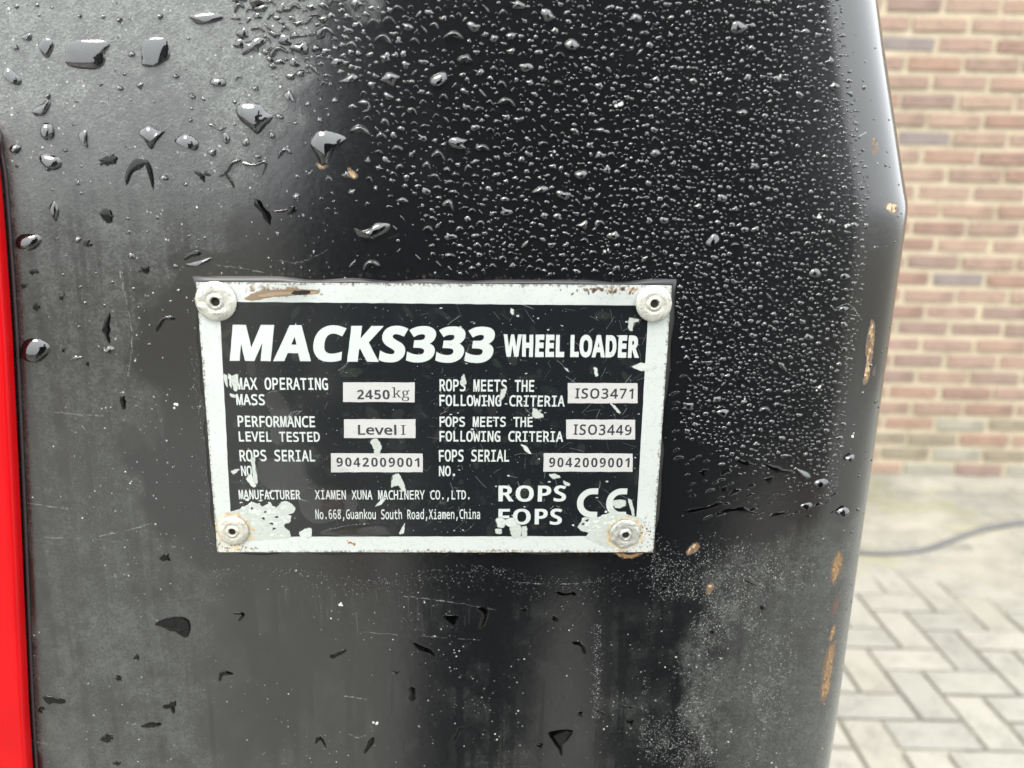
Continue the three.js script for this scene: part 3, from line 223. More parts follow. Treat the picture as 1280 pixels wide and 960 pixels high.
  for (let n = 0; n < 520; n++) { const x = rr(-96, -40), y = rr(58, 90); if (rnd() > smooth(0.35, 0.6, fbm(x * 0.07, y * 0.07 + 20, 3))) continue; const q = rr(0.5, 1.5), a = rr(3.3, 4.1); cw.strokeStyle = `rgba(165,172,168,${rr(0.1, 0.32)})`; cw.lineWidth = rr(0.1, 0.24) * K; cw.beginPath(); cw.arc(px(x), py(y), q * K, a, a + rr(1.4, 2.6)); cw.stroke(); }   // rims of dried droplets
  for (let n = 0; n < 900; n++) { const x = rr(-116, 20), y = rr(-110, 100); if (rnd() > smooth(0.42, 0.62, fbm(x * 0.05 + 77, y * 0.05, 3))) continue; const q = rr(0.2, 0.9), a = rr(0, 6); cw.strokeStyle = `rgba(140,146,140,${rr(0.06, 0.2)})`; cw.lineWidth = rr(0.08, 0.2) * K; cw.beginPath(); cw.arc(px(x), py(y), q * K, a, a + rr(1, 5)); cw.stroke(); }
  // rust and chipped paint
  const fillPoly = (c, pts, style, jit = 0.18) => { c.fillStyle = style; c.beginPath(); const v = new THREE.CatmullRomCurve3(pts.map(([x, y]) => new THREE.Vector3(x, y, 0)), true).getPoints(pts.length * 8); v.forEach((q, i) => (i ? c.lineTo : c.moveTo).call(c, px(q.x + gauss() * jit), py(q.y + gauss() * jit))); c.fill(); };
  const tone = { y: ['#54402c', '#9a7d50', '#b3a083'], o: ['#4a3622', '#91703f', '#6f5530'], r: ['#33251f', '#4f3a32', '#3d2c26'] };
  for (const [t, pts] of DATA.RUST) {
    fillPoly(cw, pts, tone[t][0], 0.22); fillPoly(cr, pts, 'rgb(215,215,215)'); fillPoly(cb, pts, 'rgba(60,60,60,1)');
    const cx = pts.reduce((a, b) => a + b[0], 0) / pts.length, cy = pts.reduce((a, b) => a + b[1], 0) / pts.length;
    const xs = pts.map((p) => p[0]), ys = pts.map((p) => p[1]), area = (Math.max(...xs) - Math.min(...xs)) * (Math.max(...ys) - Math.min(...ys));
    for (let n = 0; n < 40 + area * 26; n++) { const X = rr(Math.min(...xs), Math.max(...xs)), Y = rr(Math.min(...ys), Math.max(...ys)), edge = inside(pts.map(([x, y]) => [lerp(cx, x, 0.78), lerp(cy, y, 0.9)]), X, Y); if (!inside(pts, X, Y)) continue; const v = fbm(X * 1.6, Y * 0.9, 2); dot(X, Y, rr(0.06, 0.26), (edge ? tone[t][v > 0.56 ? 2 : v < 0.4 ? 0 : 1] : tone[t][0]) + (rnd() < 0.5 ? '77' : 'bb'), null, rnd() < 0.4 ? 'rgba(140,140,140,.6)' : null); if (rnd() < 0.12) dot(X, Y, rr(0.05, 0.16), '#2a1c12aa', null, null); }
  }
  fillPoly(cw, DATA.RUST_RING, '#8a6942', 0.12); fillPoly(cr, DATA.RUST_RING, 'rgb(210,210,210)');
  for (let n = 0; n < 260; n++) { const x = rr(-60, 62); dot(x, -37.6 - Math.abs(gauss()) * 0.5, rr(0.1, 0.35), `rgba(120,92,60,${rr(0.1, 0.45)})`, null, null); }   // brown run-off along the plate's lower edge
  for (let n = 0; n < 700; n++) { const t = rr(-1, 1), h = rnd() < 0.5, sg = rnd() < 0.5 ? 1 : -1, x = h ? t * 62 : sg * (61.6 + 1.2 * Math.abs(gauss())), y = h ? sg * (38.4 + 1.2 * Math.abs(gauss())) : t * 38; dot(x, y, rr(0.08, 0.3), `rgba(${rnd() < 0.25 ? '50,44,38' : '8,9,10'},${rr(0.15, 0.5)})`, null, null); }   // caked dirt against the plate
  for (let n = 0; n < 160; n++) dot(rr(-58, 62), 38.2 + Math.abs(gauss()) * 0.7, rr(0.1, 0.4), `rgba(105,92,78,${rr(0.08, 0.35)})`, null, null);
  for (let n = 0; n < 180; n++) { const y = rr(-108, 60); dot(119 + rr(-1, 6) + (y > 58 ? -(y - 58) * 0.31 : 0), y, rr(0.05, 0.16), 'rgba(12,12,12,.9)', null, null); }
  for (let n = 0; n < 9; n++) { const x = -97 + gauss() * 5, y = rr(20, -70); stroke([[x, y], [x + rr(-0.6, 0.6), y - rr(10, 28)]], rr(0.8, 2.4), 'rgba(30,20,20,.16)'); }   // old brown drip tracks
}
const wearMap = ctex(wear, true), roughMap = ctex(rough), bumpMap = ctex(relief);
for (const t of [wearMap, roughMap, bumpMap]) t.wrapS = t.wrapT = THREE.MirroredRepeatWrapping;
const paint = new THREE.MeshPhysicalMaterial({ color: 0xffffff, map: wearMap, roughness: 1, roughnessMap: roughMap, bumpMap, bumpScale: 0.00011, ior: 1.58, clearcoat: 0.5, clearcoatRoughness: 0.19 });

// pillar: one folded sheet, rounded along its right edge; above the fold the right edge leans in
const BEND = 58.3, LEAN = 0.304, ROLL = 30, EDGE = [];                         // the roll tightens gradually over 30 mm of sheet: [x, z, angle, arc length]
{
  let x = 0, z = 0, a = 0; for (let k = 0; k <= 300; k++) { const t = k / 300; a = Math.PI / 2 * Math.pow(t, 1.7) * (1.7 - 0.7 * t); if (k % 15 === 0) EDGE.push([x, z, Math.min(a, Math.PI / 2), ROLL * t]); x += Math.cos(a) * ROLL / 300; z -= Math.sin(a) * ROLL / 300; }
  let lo = 60, hi = 119.5; for (let k = 0; k < 40; k++) { const m = (lo + hi) / 2, reach = Math.max(...EDGE.map(([ex, ez]) => 12 + (m + ex - 12) * 197 / (197 - ez))); if (reach < 119.5) lo = m; else hi = m; }
  EDGE.forEach((e) => { e[0] += lo; });
}
const XC = EDGE[0][0], XEND = EDGE.at(-1)[0], ZEND = EDGE.at(-1)[1];
const shift = (y) => { const k = y - BEND; return k <= -2 ? 0 : k < 2 ? -LEAN * (k + 2) * (k + 2) / 8 : -LEAN * k; };
{
  const section = [];                                                        // [x, z, arc length along the face, follows the lean]
  section.push([-150, -94, -250, 0], [-150, -6, -156, 0], [-148.5, -1.5, -151, 0], [-145, 0, -145, 0]);
  for (let x = -140; x < 60; x += 20) section.push([x, 0, x, 0]);
  for (let k = 0; k <= 8; k++) { const x = lerp(60, XC, k / 8); section.push([x, 0, x, k / 8]); }
  for (const [ex, ez, , s] of EDGE.slice(1)) section.push([ex, ez, XC + s, 1]);
  section.push([XEND + 0.01, ZEND - 6, XC + ROLL + 6, 1], [XEND + 0.02, -94, XC + ROLL + 94 + ZEND, 1], [XEND - 1, -95, XC + ROLL + 96 + ZEND, 1], [-149, -95, -400, 0], [-150, -94, -401, 0]);
  const ys = [-560, -400, -250, -180]; for (let y = -140; y < 54; y += 8) ys.push(y); ys.push(55, 56, 57, 58, 59, 60, 61, 62); for (let y = 66; y <= 130; y += 8) ys.push(y); ys.push(160, 220, 320, 420);
  const pos = [], uv = [], idx = [], nS = section.length;
  for (const y of ys) for (const [x, z, s, f] of section) {
    const wob = f >= 1 && z < 0 ? 0.25 * (vn(y * 0.06, 4) - 0.5) : 0;
    pos.push((x + shift(y) * f + wob) * mm, FY + y * mm, z * mm); uv.push((s + shift(y) * f - TX0) / TMM, (y - TY0) / TMM);
  }
  for (let j = 0; j + 1 < ys.length; j++) for (let i = 0; i + 1 < nS; i++) { const a = j * nS + i, b = a + 1, c = a + nS, d = c + 1; idx.push(a, b, d, a, d, c); }
  const g = new THREE.BufferGeometry(); g.setAttribute('position', new THREE.Float32BufferAttribute(pos, 3)); g.setAttribute('uv', new THREE.Float32BufferAttribute(uv, 2)); g.setIndex(idx); g.computeVertexNormals();
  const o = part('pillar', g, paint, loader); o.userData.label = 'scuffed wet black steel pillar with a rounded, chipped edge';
  const top = section.slice(0, -1).map(([x, z, , f]) => new THREE.Vector2((x + shift(420) * f) * mm, z * mm)), tri = THREE.ShapeUtils.triangulateShape(top, []), cp = []; for (const t of tri) for (const k of t) cp.push(top[k].x, FY + 0.42, top[k].y);
  const cap = new THREE.BufferGeometry(); cap.setAttribute('position', new THREE.Float32BufferAttribute(cp, 3)); cap.computeVertexNormals(); part('top_cap', cap, std(lin(0.006, 0.006, 0.007), 0.4, { side: THREE.DoubleSide }), loader);
}
// red panel over the pillar's left margin
{
  const e = DATA.RED.map(([x, y]) => new THREE.Vector2(x + 0.1, y)), s = new THREE.Shape();
  const outer = [[-330, 66], [-130, 76], [-111, 75.5], [-105.6, 73], [-103.8, 69.5]].map(([x, y]) => new THREE.Vector2(x, y));
  const pts = [...outer, ...e.slice(0), new THREE.Vector2(-120.6, -150), new THREE.Vector2(-140, -420), new THREE.Vector2(-330, -420)];
  s.moveTo(pts[0].x * mm, pts[0].y * mm); pts.slice(1).forEach((p) => s.lineTo(p.x * mm, p.y * mm)); s.closePath();
  const g = new THREE.ExtrudeGeometry(s, { depth: 0.001, bevelEnabled: true, bevelThickness: 0.0016, bevelSize: 0.0016, bevelOffset: -0.0016, bevelSegments: 5 });
  const [c, b] = grainMaps(512, 6, 0.12, 0.2);
  const o = part('red_panel', toCreasedNormals(g, 0.6), new THREE.MeshPhysicalMaterial({ color: lin(0.4, 0.001, 0.003), roughness: 0.34, specularIntensity: 0.5, map: c, bumpMap: b, bumpScale: 0.0001, clearcoat: 0 }), loader);
  o.position.set(0, FY, 0.0004 + 0.0016); o.userData.label = 'glossy red sheet metal panel';
  part('panel_seal', new THREE.TubeGeometry(new THREE.CatmullRomCurve3([...outer.slice(1), ...e, new THREE.Vector2(-120.6, -150)].map((p) => new THREE.Vector3((p.x + 0.3) * mm, FY + (p.y + (p.x < -107 && p.y > 60 ? 0.7 : 0)) * mm, 0.0003))), 90, 0.00045, 7), std(lin(0.022, 0.012, 0.014), 0.6), loader);
}
// chassis and wheel below the frame carry the pillar
part('chassis', new RoundedBoxGeometry(0.5, 0.16, 0.3, 3, 0.02), std(lin(0.012, 0.012, 0.013), 0.5), loader).position.set(-0.14, 0.52, -0.18);
{
  const w = new THREE.Group(); w.name = 'wheel'; loader.add(w); w.position.set(-0.16, 0.3, -0.2);
  const prof = [[0.15, -0.1], [0.2, -0.115], [0.27, -0.11], [0.295, -0.09], [0.3, 0], [0.295, 0.09], [0.27, 0.11], [0.2, 0.115], [0.15, 0.1]].map(([a, b]) => new THREE.Vector2(a, b));
  const t = new THREE.LatheGeometry(prof, 48); t.rotateX(Math.PI / 2); part('tyre', t, std(lin(0.02, 0.02, 0.02), 0.9), w);
  const r = new THREE.LatheGeometry([[0.001, 0.02], [0.06, 0.02], [0.07, 0.05], [0.13, 0.05], [0.152, 0.1]].map(([a, b]) => new THREE.Vector2(a, b)), 40); r.rotateX(Math.PI / 2); part('rim', r, std(lin(0.55, 0.012, 0.016), 0.5), w);
}

// ---------------------------------------------------------------- data plate
const plate = new THREE.Group(); plate.name = 'data_plate'; plate.userData.label = 'worn black and silver data plate with printed lettering and four rivets'; loader.add(plate);
plate.position.set(0, FY, 0.0016); plate.rotation.z = 0.0051;
{
  const PW = 2048, S = PW / 124, PH = Math.round(78 * S), X = (x) => (x + 62) * S, Y = (y) => (39 - y) * S;
  const cc = canvas(PW, PH), g = cc.getContext('2d'), cr = canvas(PW, PH), r = cr.getContext('2d'), cm = canvas(PW, PH), m = cm.getContext('2d');
  const METAL = '#acb1ae', poly = (c, pts, f, jit = 0) => { c.fillStyle = f; c.beginPath(); pts.forEach(([x, y], i) => (i ? c.lineTo : c.moveTo).call(c, X(x) + gauss() * jit * S, Y(y) + gauss() * jit * S)); c.closePath(); c.fill(); };
  const curvy = (pts, n = 6) => new THREE.CatmullRomCurve3(pts.map(([x, y]) => new THREE.Vector3(x, y, 0)), true, 'catmullrom', 0.3).getPoints(pts.length * n).map((v) => [v.x, v.y]);
  g.fillStyle = METAL; g.fillRect(0, 0, PW, PH); r.fillStyle = 'rgb(120,120,120)'; r.fillRect(0, 0, PW, PH); m.fillStyle = 'rgb(70,70,70)'; m.fillRect(0, 0, PW, PH);
  const blackInk = '#101315';
  poly(g, DATA.INNER, blackInk); poly(r, DATA.INNER, 'rgb(62,62,62)'); poly(m, DATA.INNER, 'rgb(0,0,0)');
  const bare = (pts, jit, tint = METAL) => { poly(g, pts, tint, jit); poly(r, pts, 'rgb(130,130,130)'); poly(m, pts, 'rgb(60,60,60)'); };
  // faint stains and hairline scratches in the black print
  for (let n = 0; n < 420; n++) { const x = rr(-54, 54), y = rr(-31, 31), a = rr(0, 3.14), l = rr(0.3, 3.5) * (x > 0 ? 1.3 : 0.7), v = x > 0 ? rr(0.08, 0.5) : rr(0.05, 0.25); g.strokeStyle = `rgba(${150 + 40 * rnd() | 0},165,160,${v})`; g.lineWidth = rr(0.05, 0.22) * S; g.beginPath(); g.moveTo(X(x), Y(y)); g.quadraticCurveTo(X(x + l * 0.5 * Math.cos(a) + gauss() * 0.3), Y(y + l * 0.5 * Math.sin(a) + gauss() * 0.3), X(x + l * Math.cos(a)), Y(y + l * Math.sin(a))); g.stroke(); }
  for (let n = 0; n < 150; n++) { const x = rr(-54, 54), y = rr(-31, 31); g.fillStyle = `rgba(${95 + 30 * rnd() | 0},${98 + 20 * rnd() | 0},90,${rr(0.04, 0.16)})`; g.beginPath(); g.ellipse(X(x), Y(y), rr(0.4, 3) * S, rr(0.3, 1.4) * S, rnd() * 3, 0, 6.3); g.fill(); }
  for (let n = 0; n < 750; n++) { const x = rr(-54, 54), y = rr(-31, 31); g.fillStyle = `rgba(220,222,216,${rr(0.15, 0.8)})`; g.beginPath(); g.ellipse(X(x), Y(y), rr(0.04, 0.14) * S, rr(0.04, 0.12) * S, 0, 0, 6.3); g.fill(); }
  for (const b of DATA.BOXES) bare(b, 0.03, '#a6a5a3');
  const FONT = { b: 'bold 200px sans-serif', n: '200px sans-serif', m: '200px monospace', s: '200px serif' };
  for (const [s, f, x, y, w, h, skew, ink, bold] of DATA.TEXT) {
    for (const [c, col] of ink === 'w' ? [[g, '#aaafac'], [r, 'rgb(130,130,130)'], [m, 'rgb(60,60,60)']] : [[g, '#24262a'], [r, 'rgb(90,90,90)'], [m, 'rgb(0,0,0)']]) {
      c.save(); c.font = FONT[f]; c.letterSpacing = { M: '4px', 9: '22px', I: '18px', 2: '10px' }[f === 'b' || f === 'n' ? s[0] : ''] ?? '0px'; c.textBaseline = 'alphabetic';
      const t = c.measureText(s), tw = t.actualBoundingBoxRight + t.actualBoundingBoxLeft, asc = c.measureText(s.replace(/[,.]/g, '') || s).actualBoundingBoxAscent, desc = /[a-z]/.test(s) && /[gpqy]/.test(s) ? t.actualBoundingBoxDescent : 0;
      const sx = (w - skew * h) * S / tw, sy = h * S / (asc + desc);
      c.transform(sx, 0, -skew * sy, sy, X(x), Y(y)); c.fillStyle = c.strokeStyle = col; c.translate(t.actualBoundingBoxLeft, -desc);
      c.fillText(s, 0, 0); if (bold > 0) { c.lineJoin = 'miter'; c.lineWidth = bold * S / Math.sqrt(sx * sy); c.strokeText(s, 0, 0); } c.restore();
    }
  }
  for (const [c, col] of [[g, '#a6aba7'], [r, 'rgb(130,130,130)'], [m, 'rgb(60,60,60)']]) {          // the two round letters of the conformity mark
    c.strokeStyle = col; c.lineWidth = 1.75 * S; const R = 3.45;
    for (const [a, b] of [[43.6, 37.9], [51.6, 46.0]]) { const q = a - 1.35; c.beginPath(); c.moveTo(X(a), Y(-22.4 - R)); c.lineTo(X(q), Y(-22.4 - R)); c.arc(X(q), Y(-22.4), R * S, Math.PI / 2, Math.PI * 1.5); c.lineTo(X(a), Y(-22.4 + R)); c.stroke(); }
    c.beginPath(); c.moveTo(X(47.3), Y(-22.4)); c.lineTo(X(50.9), Y(-22.4)); c.stroke();
  }
  for (const q of DATA.CHIPS) {
    const cx = q.reduce((a, b) => a + b[0], 0) / q.length, cy = q.reduce((a, b) => a + b[1], 0) / q.length;
    if (q.length < 12) poly(g, curvy(q.map(([x, y]) => [cx + (x - cx) * 1.08, cy + (y - cy) * 1.08])), 'rgba(110,114,110,.55)', 0.1); bare(curvy(q), 0.08, rnd() < 0.5 ? '#a8ada8' : '#9da29c');
    const xs = q.map((p) => p[0]), ys = q.map((p) => p[1]);
    for (let n = 0; n < 8 + 7 * (Math.max(...xs) - Math.min(...xs)) * (Math.max(...ys) - Math.min(...ys)); n++) { const x = rr(Math.min(...xs), Math.max(...xs)), y = rr(Math.min(...ys), Math.max(...ys)); if (inside(q, x, y)) { g.fillStyle = rnd() < 0.5 ? `rgba(186,190,184,${rr(0.05, 0.25)})` : `rgba(110,108,98,${rr(0.03, 0.16)})`; g.beginPath(); g.ellipse(X(x), Y(y), rr(0.08, 0.6) * S, rr(0.04, 0.2) * S, rr(-0.8, 0.8), 0, 6.3); g.fill(); } }
  }
  for (const [cx, cy, n, sp] of [[-47, -26, 46, 3.4], [44, -28, 34, 2.6], [-49, -24, 24, 2]]) for (let k = 0; k < n; k++) { const x = cx + gauss() * sp, y = cy + gauss() * sp * 0.6; bare(curvy([0, 1, 2, 3, 4, 5].map((a) => { const q = rr(0.15, 0.75); return [x + q * Math.cos(a), y + q * 0.7 * Math.sin(a)]; }), 3), 0.02, rnd() < 0.6 ? '#b0b5b0' : '#9ca099'); }
  for (const [cx, cy] of [[-47, -27], [-45, -28.5], [-43.5, -26.5], [-50, -24], [-44.5, -30], [40, -28.6], [41, -27.5], [44, -26.2], [-46.5, -25]]) poly(g, curvy([0, 1, 2, 3, 4, 5].map((a) => [cx + rr(0.2, 0.7) * Math.cos(a), cy + rr(0.15, 0.6) * Math.sin(a)]), 3), '#1b1d1e');
  for (let n = 0; n < 130; n++) { const x = rr(0, 54), y = rr(-31, 31); if (rnd() < 0.5) continue; bare(curvy([0, 1, 2, 3, 4].map((a) => { const q = rr(0.08, 0.34); return [x + q * 1.7 * Math.cos(a * 1.26), y + q * Math.sin(a * 1.26)]; }), 3), 0, '#9a9f9a'); }
  // grime, rust and brushed wear on the bare rim and in the value boxes
  for (let n = 0; n < 2200; n++) { const side = rnd(), x = side < 0.35 ? rr(-60, 60) : side < 0.7 ? rr(-60, 60) : side < 0.85 ? rr(-60, -55.5) : rr(55, 60), y = side < 0.35 ? rr(32.3, 37) : side < 0.7 ? rr(-37, -32.5) : rr(-37, 37); g.fillStyle = `rgba(${rnd() < 0.4 ? '140,116,78' : '104,107,104'},${rr(0.02, 0.13)})`; g.beginPath(); g.ellipse(X(x), Y(y), rr(0.06, 0.7) * S, rr(0.05, 0.3) * S, rnd() * 3, 0, 6.3); g.fill(); }
  for (const b of DATA.BOXES) for (let n = 0; n < 26; n++) { g.fillStyle = `rgba(120,122,118,${rr(0.04, 0.16)})`; g.beginPath(); g.ellipse(X(rr(b[0][0], b[1][0])), Y(rr(b[2][1] + 0.3, b[0][1] - 0.3)), rr(0.2, 2) * S, rr(0.05, 0.2) * S, 0, 0, 6.3); g.fill(); }
  const stain = (x, y, n, sx, sy, cols, r0, r1) => { for (let k = 0; k < n; k++) { g.fillStyle = cols[Math.floor(rnd() * cols.length)]; g.beginPath(); g.ellipse(X(x + gauss() * sx), Y(y + gauss() * sy), rr(r0, r1) * S, rr(r0, r1) * 0.7 * S, rnd() * 3, 0, 6.3); g.fill(); } };
  for (const [a, b] of [[0, 1], [1, 2], [2, 3], [3, 0]]) for (let n = 0; n < 240; n++) { const t = rnd(), p = DATA.CORNERS, x = lerp(p[a][0], p[b][0], t), y = lerp(p[a][1], p[b][1], t), d = Math.abs(gauss()) * 0.22; stain(x - Math.sign(x) * (a % 2 ? d : 0), y - Math.sign(y) * (a % 2 ? 0 : d), 1, 0, 0, ['rgba(50,46,40,.35)', 'rgba(88,70,48,.3)', 'rgba(60,60,58,.3)'], 0.08, 0.4); }   // dirt along the cut edges
  for (let n = 0; n < 46; n++) { const t = rnd() < 0.5, x = t ? rr(55.5, 59.5) : rr(-59.5, -56), y = rr(-28, 28); g.strokeStyle = `rgba(100,102,100,${rr(0.15, 0.5)})`; g.lineWidth = rr(0.05, 0.15) * S; g.beginPath(); g.moveTo(X(x), Y(y)); g.lineTo(X(x + rr(-1.6, 1.6)), Y(y + rr(-1.2, 1.2))); g.stroke(); }
  stain(-40, 35, 60, 5, 0.5, ['rgba(96,66,40,.35)', 'rgba(120,86,54,.3)', 'rgba(60,40,30,.35)'], 0.15, 0.9);
  poly(g, curvy(DATA.CURL[0]), '#6f5f4c', 0.06); poly(g, curvy(DATA.CURL[1]), '#8a7860', 0.05); poly(g, curvy(DATA.CURL[2]), '#181412', 0.05);
  for (const q of DATA.CURL) poly(m, curvy(q), 'rgb(0,0,0)');
  stain(44, 35.8, 70, 5, 0.5, ['rgba(70,44,30,.5)', 'rgba(40,30,26,.6)', 'rgba(150,110,60,.35)'], 0.12, 0.7);
  stain(0, 36.9, 120, 28, 0.25, ['rgba(60,58,54,.4)', 'rgba(90,80,66,.35)'], 0.12, 0.6);
  for (const [x, y] of DATA.RIVETS.slice(2)) { for (let k = 0; k < 90; k++) { const a = rr(0, 6.3), q = 4.3 + Math.abs(gauss()) * 0.6; stain(x + q * Math.cos(a), y + q * Math.sin(a), 1, 0.1, 0.1, ['rgba(186,140,62,.35)', 'rgba(150,104,48,.3)', 'rgba(210,176,110,.4)'], 0.15, 0.6); } }
  stain(57, -31, 60, 1.6, 3, ['rgba(110,70,56,.6)', 'rgba(70,50,44,.7)', 'rgba(190,150,80,.4)'], 0.1, 0.35); stain(-57, -35.8, 50, 4, 0.5, ['rgba(60,48,34,.6)', 'rgba(200,150,70,.45)'], 0.12, 0.45); stain(-24, -34.6, 8, 0.6, 0.4, ['rgba(130,70,30,.8)'], 0.15, 0.5); stain(10, -36.6, 130, 26, 0.2, ['rgba(150,116,70,.4)', 'rgba(80,66,50,.4)'], 0.1, 0.5);
  const mk = (c, srgb) => ctex(c, srgb), map = mk(cc, true), rm = mk(cr), met = mk(cm);
  // the sheet: thin, slightly buckled along its upper edge
  const NX = 96, NY = 60, pos = [], uv = [], idx = [], out = DATA.CORNERS, q = (a, b, t) => [lerp(a[0], b[0], t), lerp(a[1], b[1], t)];
  const lift = (x, y) => 0.22 * (vn(x * 0.09 + 3, y * 0.09) - 0.5) + smooth(31, 36.5, y) * (1.0 * smooth(11, 0, Math.abs(x + 38)) + 0.45 * smooth(10, 0, Math.abs(x - 44)) + 0.3 * (vn(x * 0.2, 2) - 0.3));
  for (let j = 0; j <= NY; j++) for (let i = 0; i <= NX; i++) { const [x, y] = q(q(out[3], out[2], i / NX), q(out[0], out[1], i / NX), j / NY); const ed = 0.12 * (vn(x * 0.5, y * 0.5) - 0.5); pos.push((x + ed) * mm, (y + ed) * mm, lift(x, y) * mm); uv.push((x + 62) / 124, 1 - (39 - y) / (PH / S)); }
  for (let j = 0; j < NY; j++) for (let i = 0; i < NX; i++) { const a = j * (NX + 1) + i; idx.push(a, a + 1, a + NX + 2, a, a + NX + 2, a + NX + 1); }
  const top = pos.length / 3, ring = []; for (let i = 0; i <= NX; i++) ring.push(i); for (let j = 1; j <= NY; j++) ring.push(j * (NX + 1) + NX); for (let i = NX - 1; i >= 0; i--) ring.push(NY * (NX + 1) + i); for (let j = NY - 1; j > 0; j--) ring.push(j * (NX + 1));
  for (const k of ring) { pos.push(pos[k * 3], pos[k * 3 + 1], pos[k * 3 + 2]); uv.push(uv[k * 2], uv[k * 2 + 1]); } for (const k of ring) { pos.push(pos[k * 3], pos[k * 3 + 1], -0.0014); uv.push(uv[k * 2], uv[k * 2 + 1]); }
  const n = ring.length; for (let k = 0; k < n; k++) { const a = top + k, b = top + (k + 1) % n; idx.push(a, a + n, b, b, a + n, b + n); }
  const geo = new THREE.BufferGeometry(); geo.setAttribute('position', new THREE.Float32BufferAttribute(pos, 3)); geo.setAttribute('uv', new THREE.Float32BufferAttribute(uv, 2)); geo.setIndex(idx); geo.computeVertexNormals();
  part('printed_sheet', geo, new THREE.MeshPhysicalMaterial({ map, roughness: 1, roughnessMap: rm, metalness: 1, metalnessMap: met, bumpMap: met, bumpScale: -0.00004, clearcoat: 0.25, clearcoatRoughness: 0.12 }), plate);
  // raised dark rim round the sheet, added to deepen its contact shade
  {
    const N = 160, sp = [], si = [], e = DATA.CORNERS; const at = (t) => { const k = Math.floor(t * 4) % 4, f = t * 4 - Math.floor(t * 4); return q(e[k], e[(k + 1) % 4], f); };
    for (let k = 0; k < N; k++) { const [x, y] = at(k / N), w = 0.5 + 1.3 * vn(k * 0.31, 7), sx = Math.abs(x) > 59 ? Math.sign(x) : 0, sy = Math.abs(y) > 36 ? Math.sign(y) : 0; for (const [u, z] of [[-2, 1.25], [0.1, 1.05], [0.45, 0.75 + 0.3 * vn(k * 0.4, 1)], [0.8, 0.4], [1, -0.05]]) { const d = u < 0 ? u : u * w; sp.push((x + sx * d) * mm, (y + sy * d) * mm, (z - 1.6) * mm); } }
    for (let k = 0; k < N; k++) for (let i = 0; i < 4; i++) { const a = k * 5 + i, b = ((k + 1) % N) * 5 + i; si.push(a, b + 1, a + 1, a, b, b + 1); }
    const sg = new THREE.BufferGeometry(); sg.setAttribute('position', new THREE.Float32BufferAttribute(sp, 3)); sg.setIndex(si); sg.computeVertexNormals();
    part('dark_contact_rim', sg, std(lin(0.003, 0.003, 0.003), 0.4), plate);
  }
  // blind rivets: domed flange, turned lip, mandrel hole filled by a dark plug for its shade
  const prof = [[1.0, -1.6], [1.03, -0.4], [1.06, 0.75], [1.16, 1.04], [1.4, 1.12], [1.7, 1.0], [1.9, 0.72], [2.15, 0.66], [2.6, 0.78], [3.3, 0.74], [4.05, 0.56], [4.55, 0.28], [4.7, 0.02], [4.6, -0.3]].map(([a, b]) => new THREE.Vector2(a * mm, b * mm));
  const rg = new THREE.LatheGeometry(new THREE.SplineCurve(prof).getPoints(60), 48); rg.rotateX(Math.PI / 2);
  const [rc, rb] = grainMaps(256, 5, 0.6, 0.9);
  const rm2 = [[0.44, 0.44, 0.39], [0.42, 0.42, 0.37], [0.44, 0.43, 0.37], [0.36, 0.36, 0.33]].map((c) => std(lin(...c), 0.4, { map: rc, bumpMap: rb, bumpScale: 0.00012, metalness: 0.4 }));
  DATA.RIVETS.forEach(([x, y], i) => {
    const vg = rg.clone(), vp = vg.attributes.position; for (let k = 0; k < vp.count; k++) { const X0 = vp.getX(k) / mm, Y0 = vp.getY(k) / mm, rad = Math.hypot(X0, Y0); if (rad < 1.2) continue; vp.setZ(k, vp.getZ(k) + mm * ([0.28, 0.2, 0.22, 0.5][i] * (vn(X0 * 0.8 + i * 9, Y0 * 0.8) - 0.5) + [0.1, 0.1, 0.1, 0.25][i] * (vn(X0 * 2.2, Y0 * 2.2 + i * 5) - 0.5))); } vg.computeVertexNormals();
    const v = part('rivet', vg, rm2[i], plate); v.position.set(x * mm, y * mm, [0.75, 0.6, 0.15, 0.15][i] * mm); const s = [1.08, 1.0, 0.9, 0.93][i]; v.scale.set(s, s, s); v.rotation.set([0.03, -0.05, 0.02, 0.06][i], [0.06, 0.03, -0.04, 0.05][i], i * 1.7);
    part('dark_hole_plug', new THREE.CylinderGeometry(0.00104, 0.00104, 0.0012, 20).rotateX(Math.PI / 2), std(lin(0.012, 0.008, 0.005), 0.9), plate).position.set(x * mm, y * mm, [0.75, 0.6, 0.15, 0.15][i] * mm - 0.0003);
  });
}
// ---------------------------------------------------------------- rain water on the paint
const water = new THREE.MeshPhysicalMaterial({ color: lin(0.12, 0.125, 0.13), transmission: 1, roughness: 0.02, ior: 1.7, thickness: 0.001 });
const smear = new THREE.MeshPhysicalMaterial({ color: lin(0.05, 0.054, 0.058), transmission: 1, roughness: 0.02, ior: 1.34, thickness: 0.001 });
const film = new THREE.MeshPhysicalMaterial({ color: 0xffffff, transmission: 1, roughness: 0.03, ior: 1.45, thickness: 0 });
function closed(pts, n) { return new THREE.CatmullRomCurve3(pts.map(([x, y]) => new THREE.Vector3(x, y, 0)), true, 'catmullrom', 0.5).getPoints(n).slice(0, n).map((v) => [v.x, v.y]); }
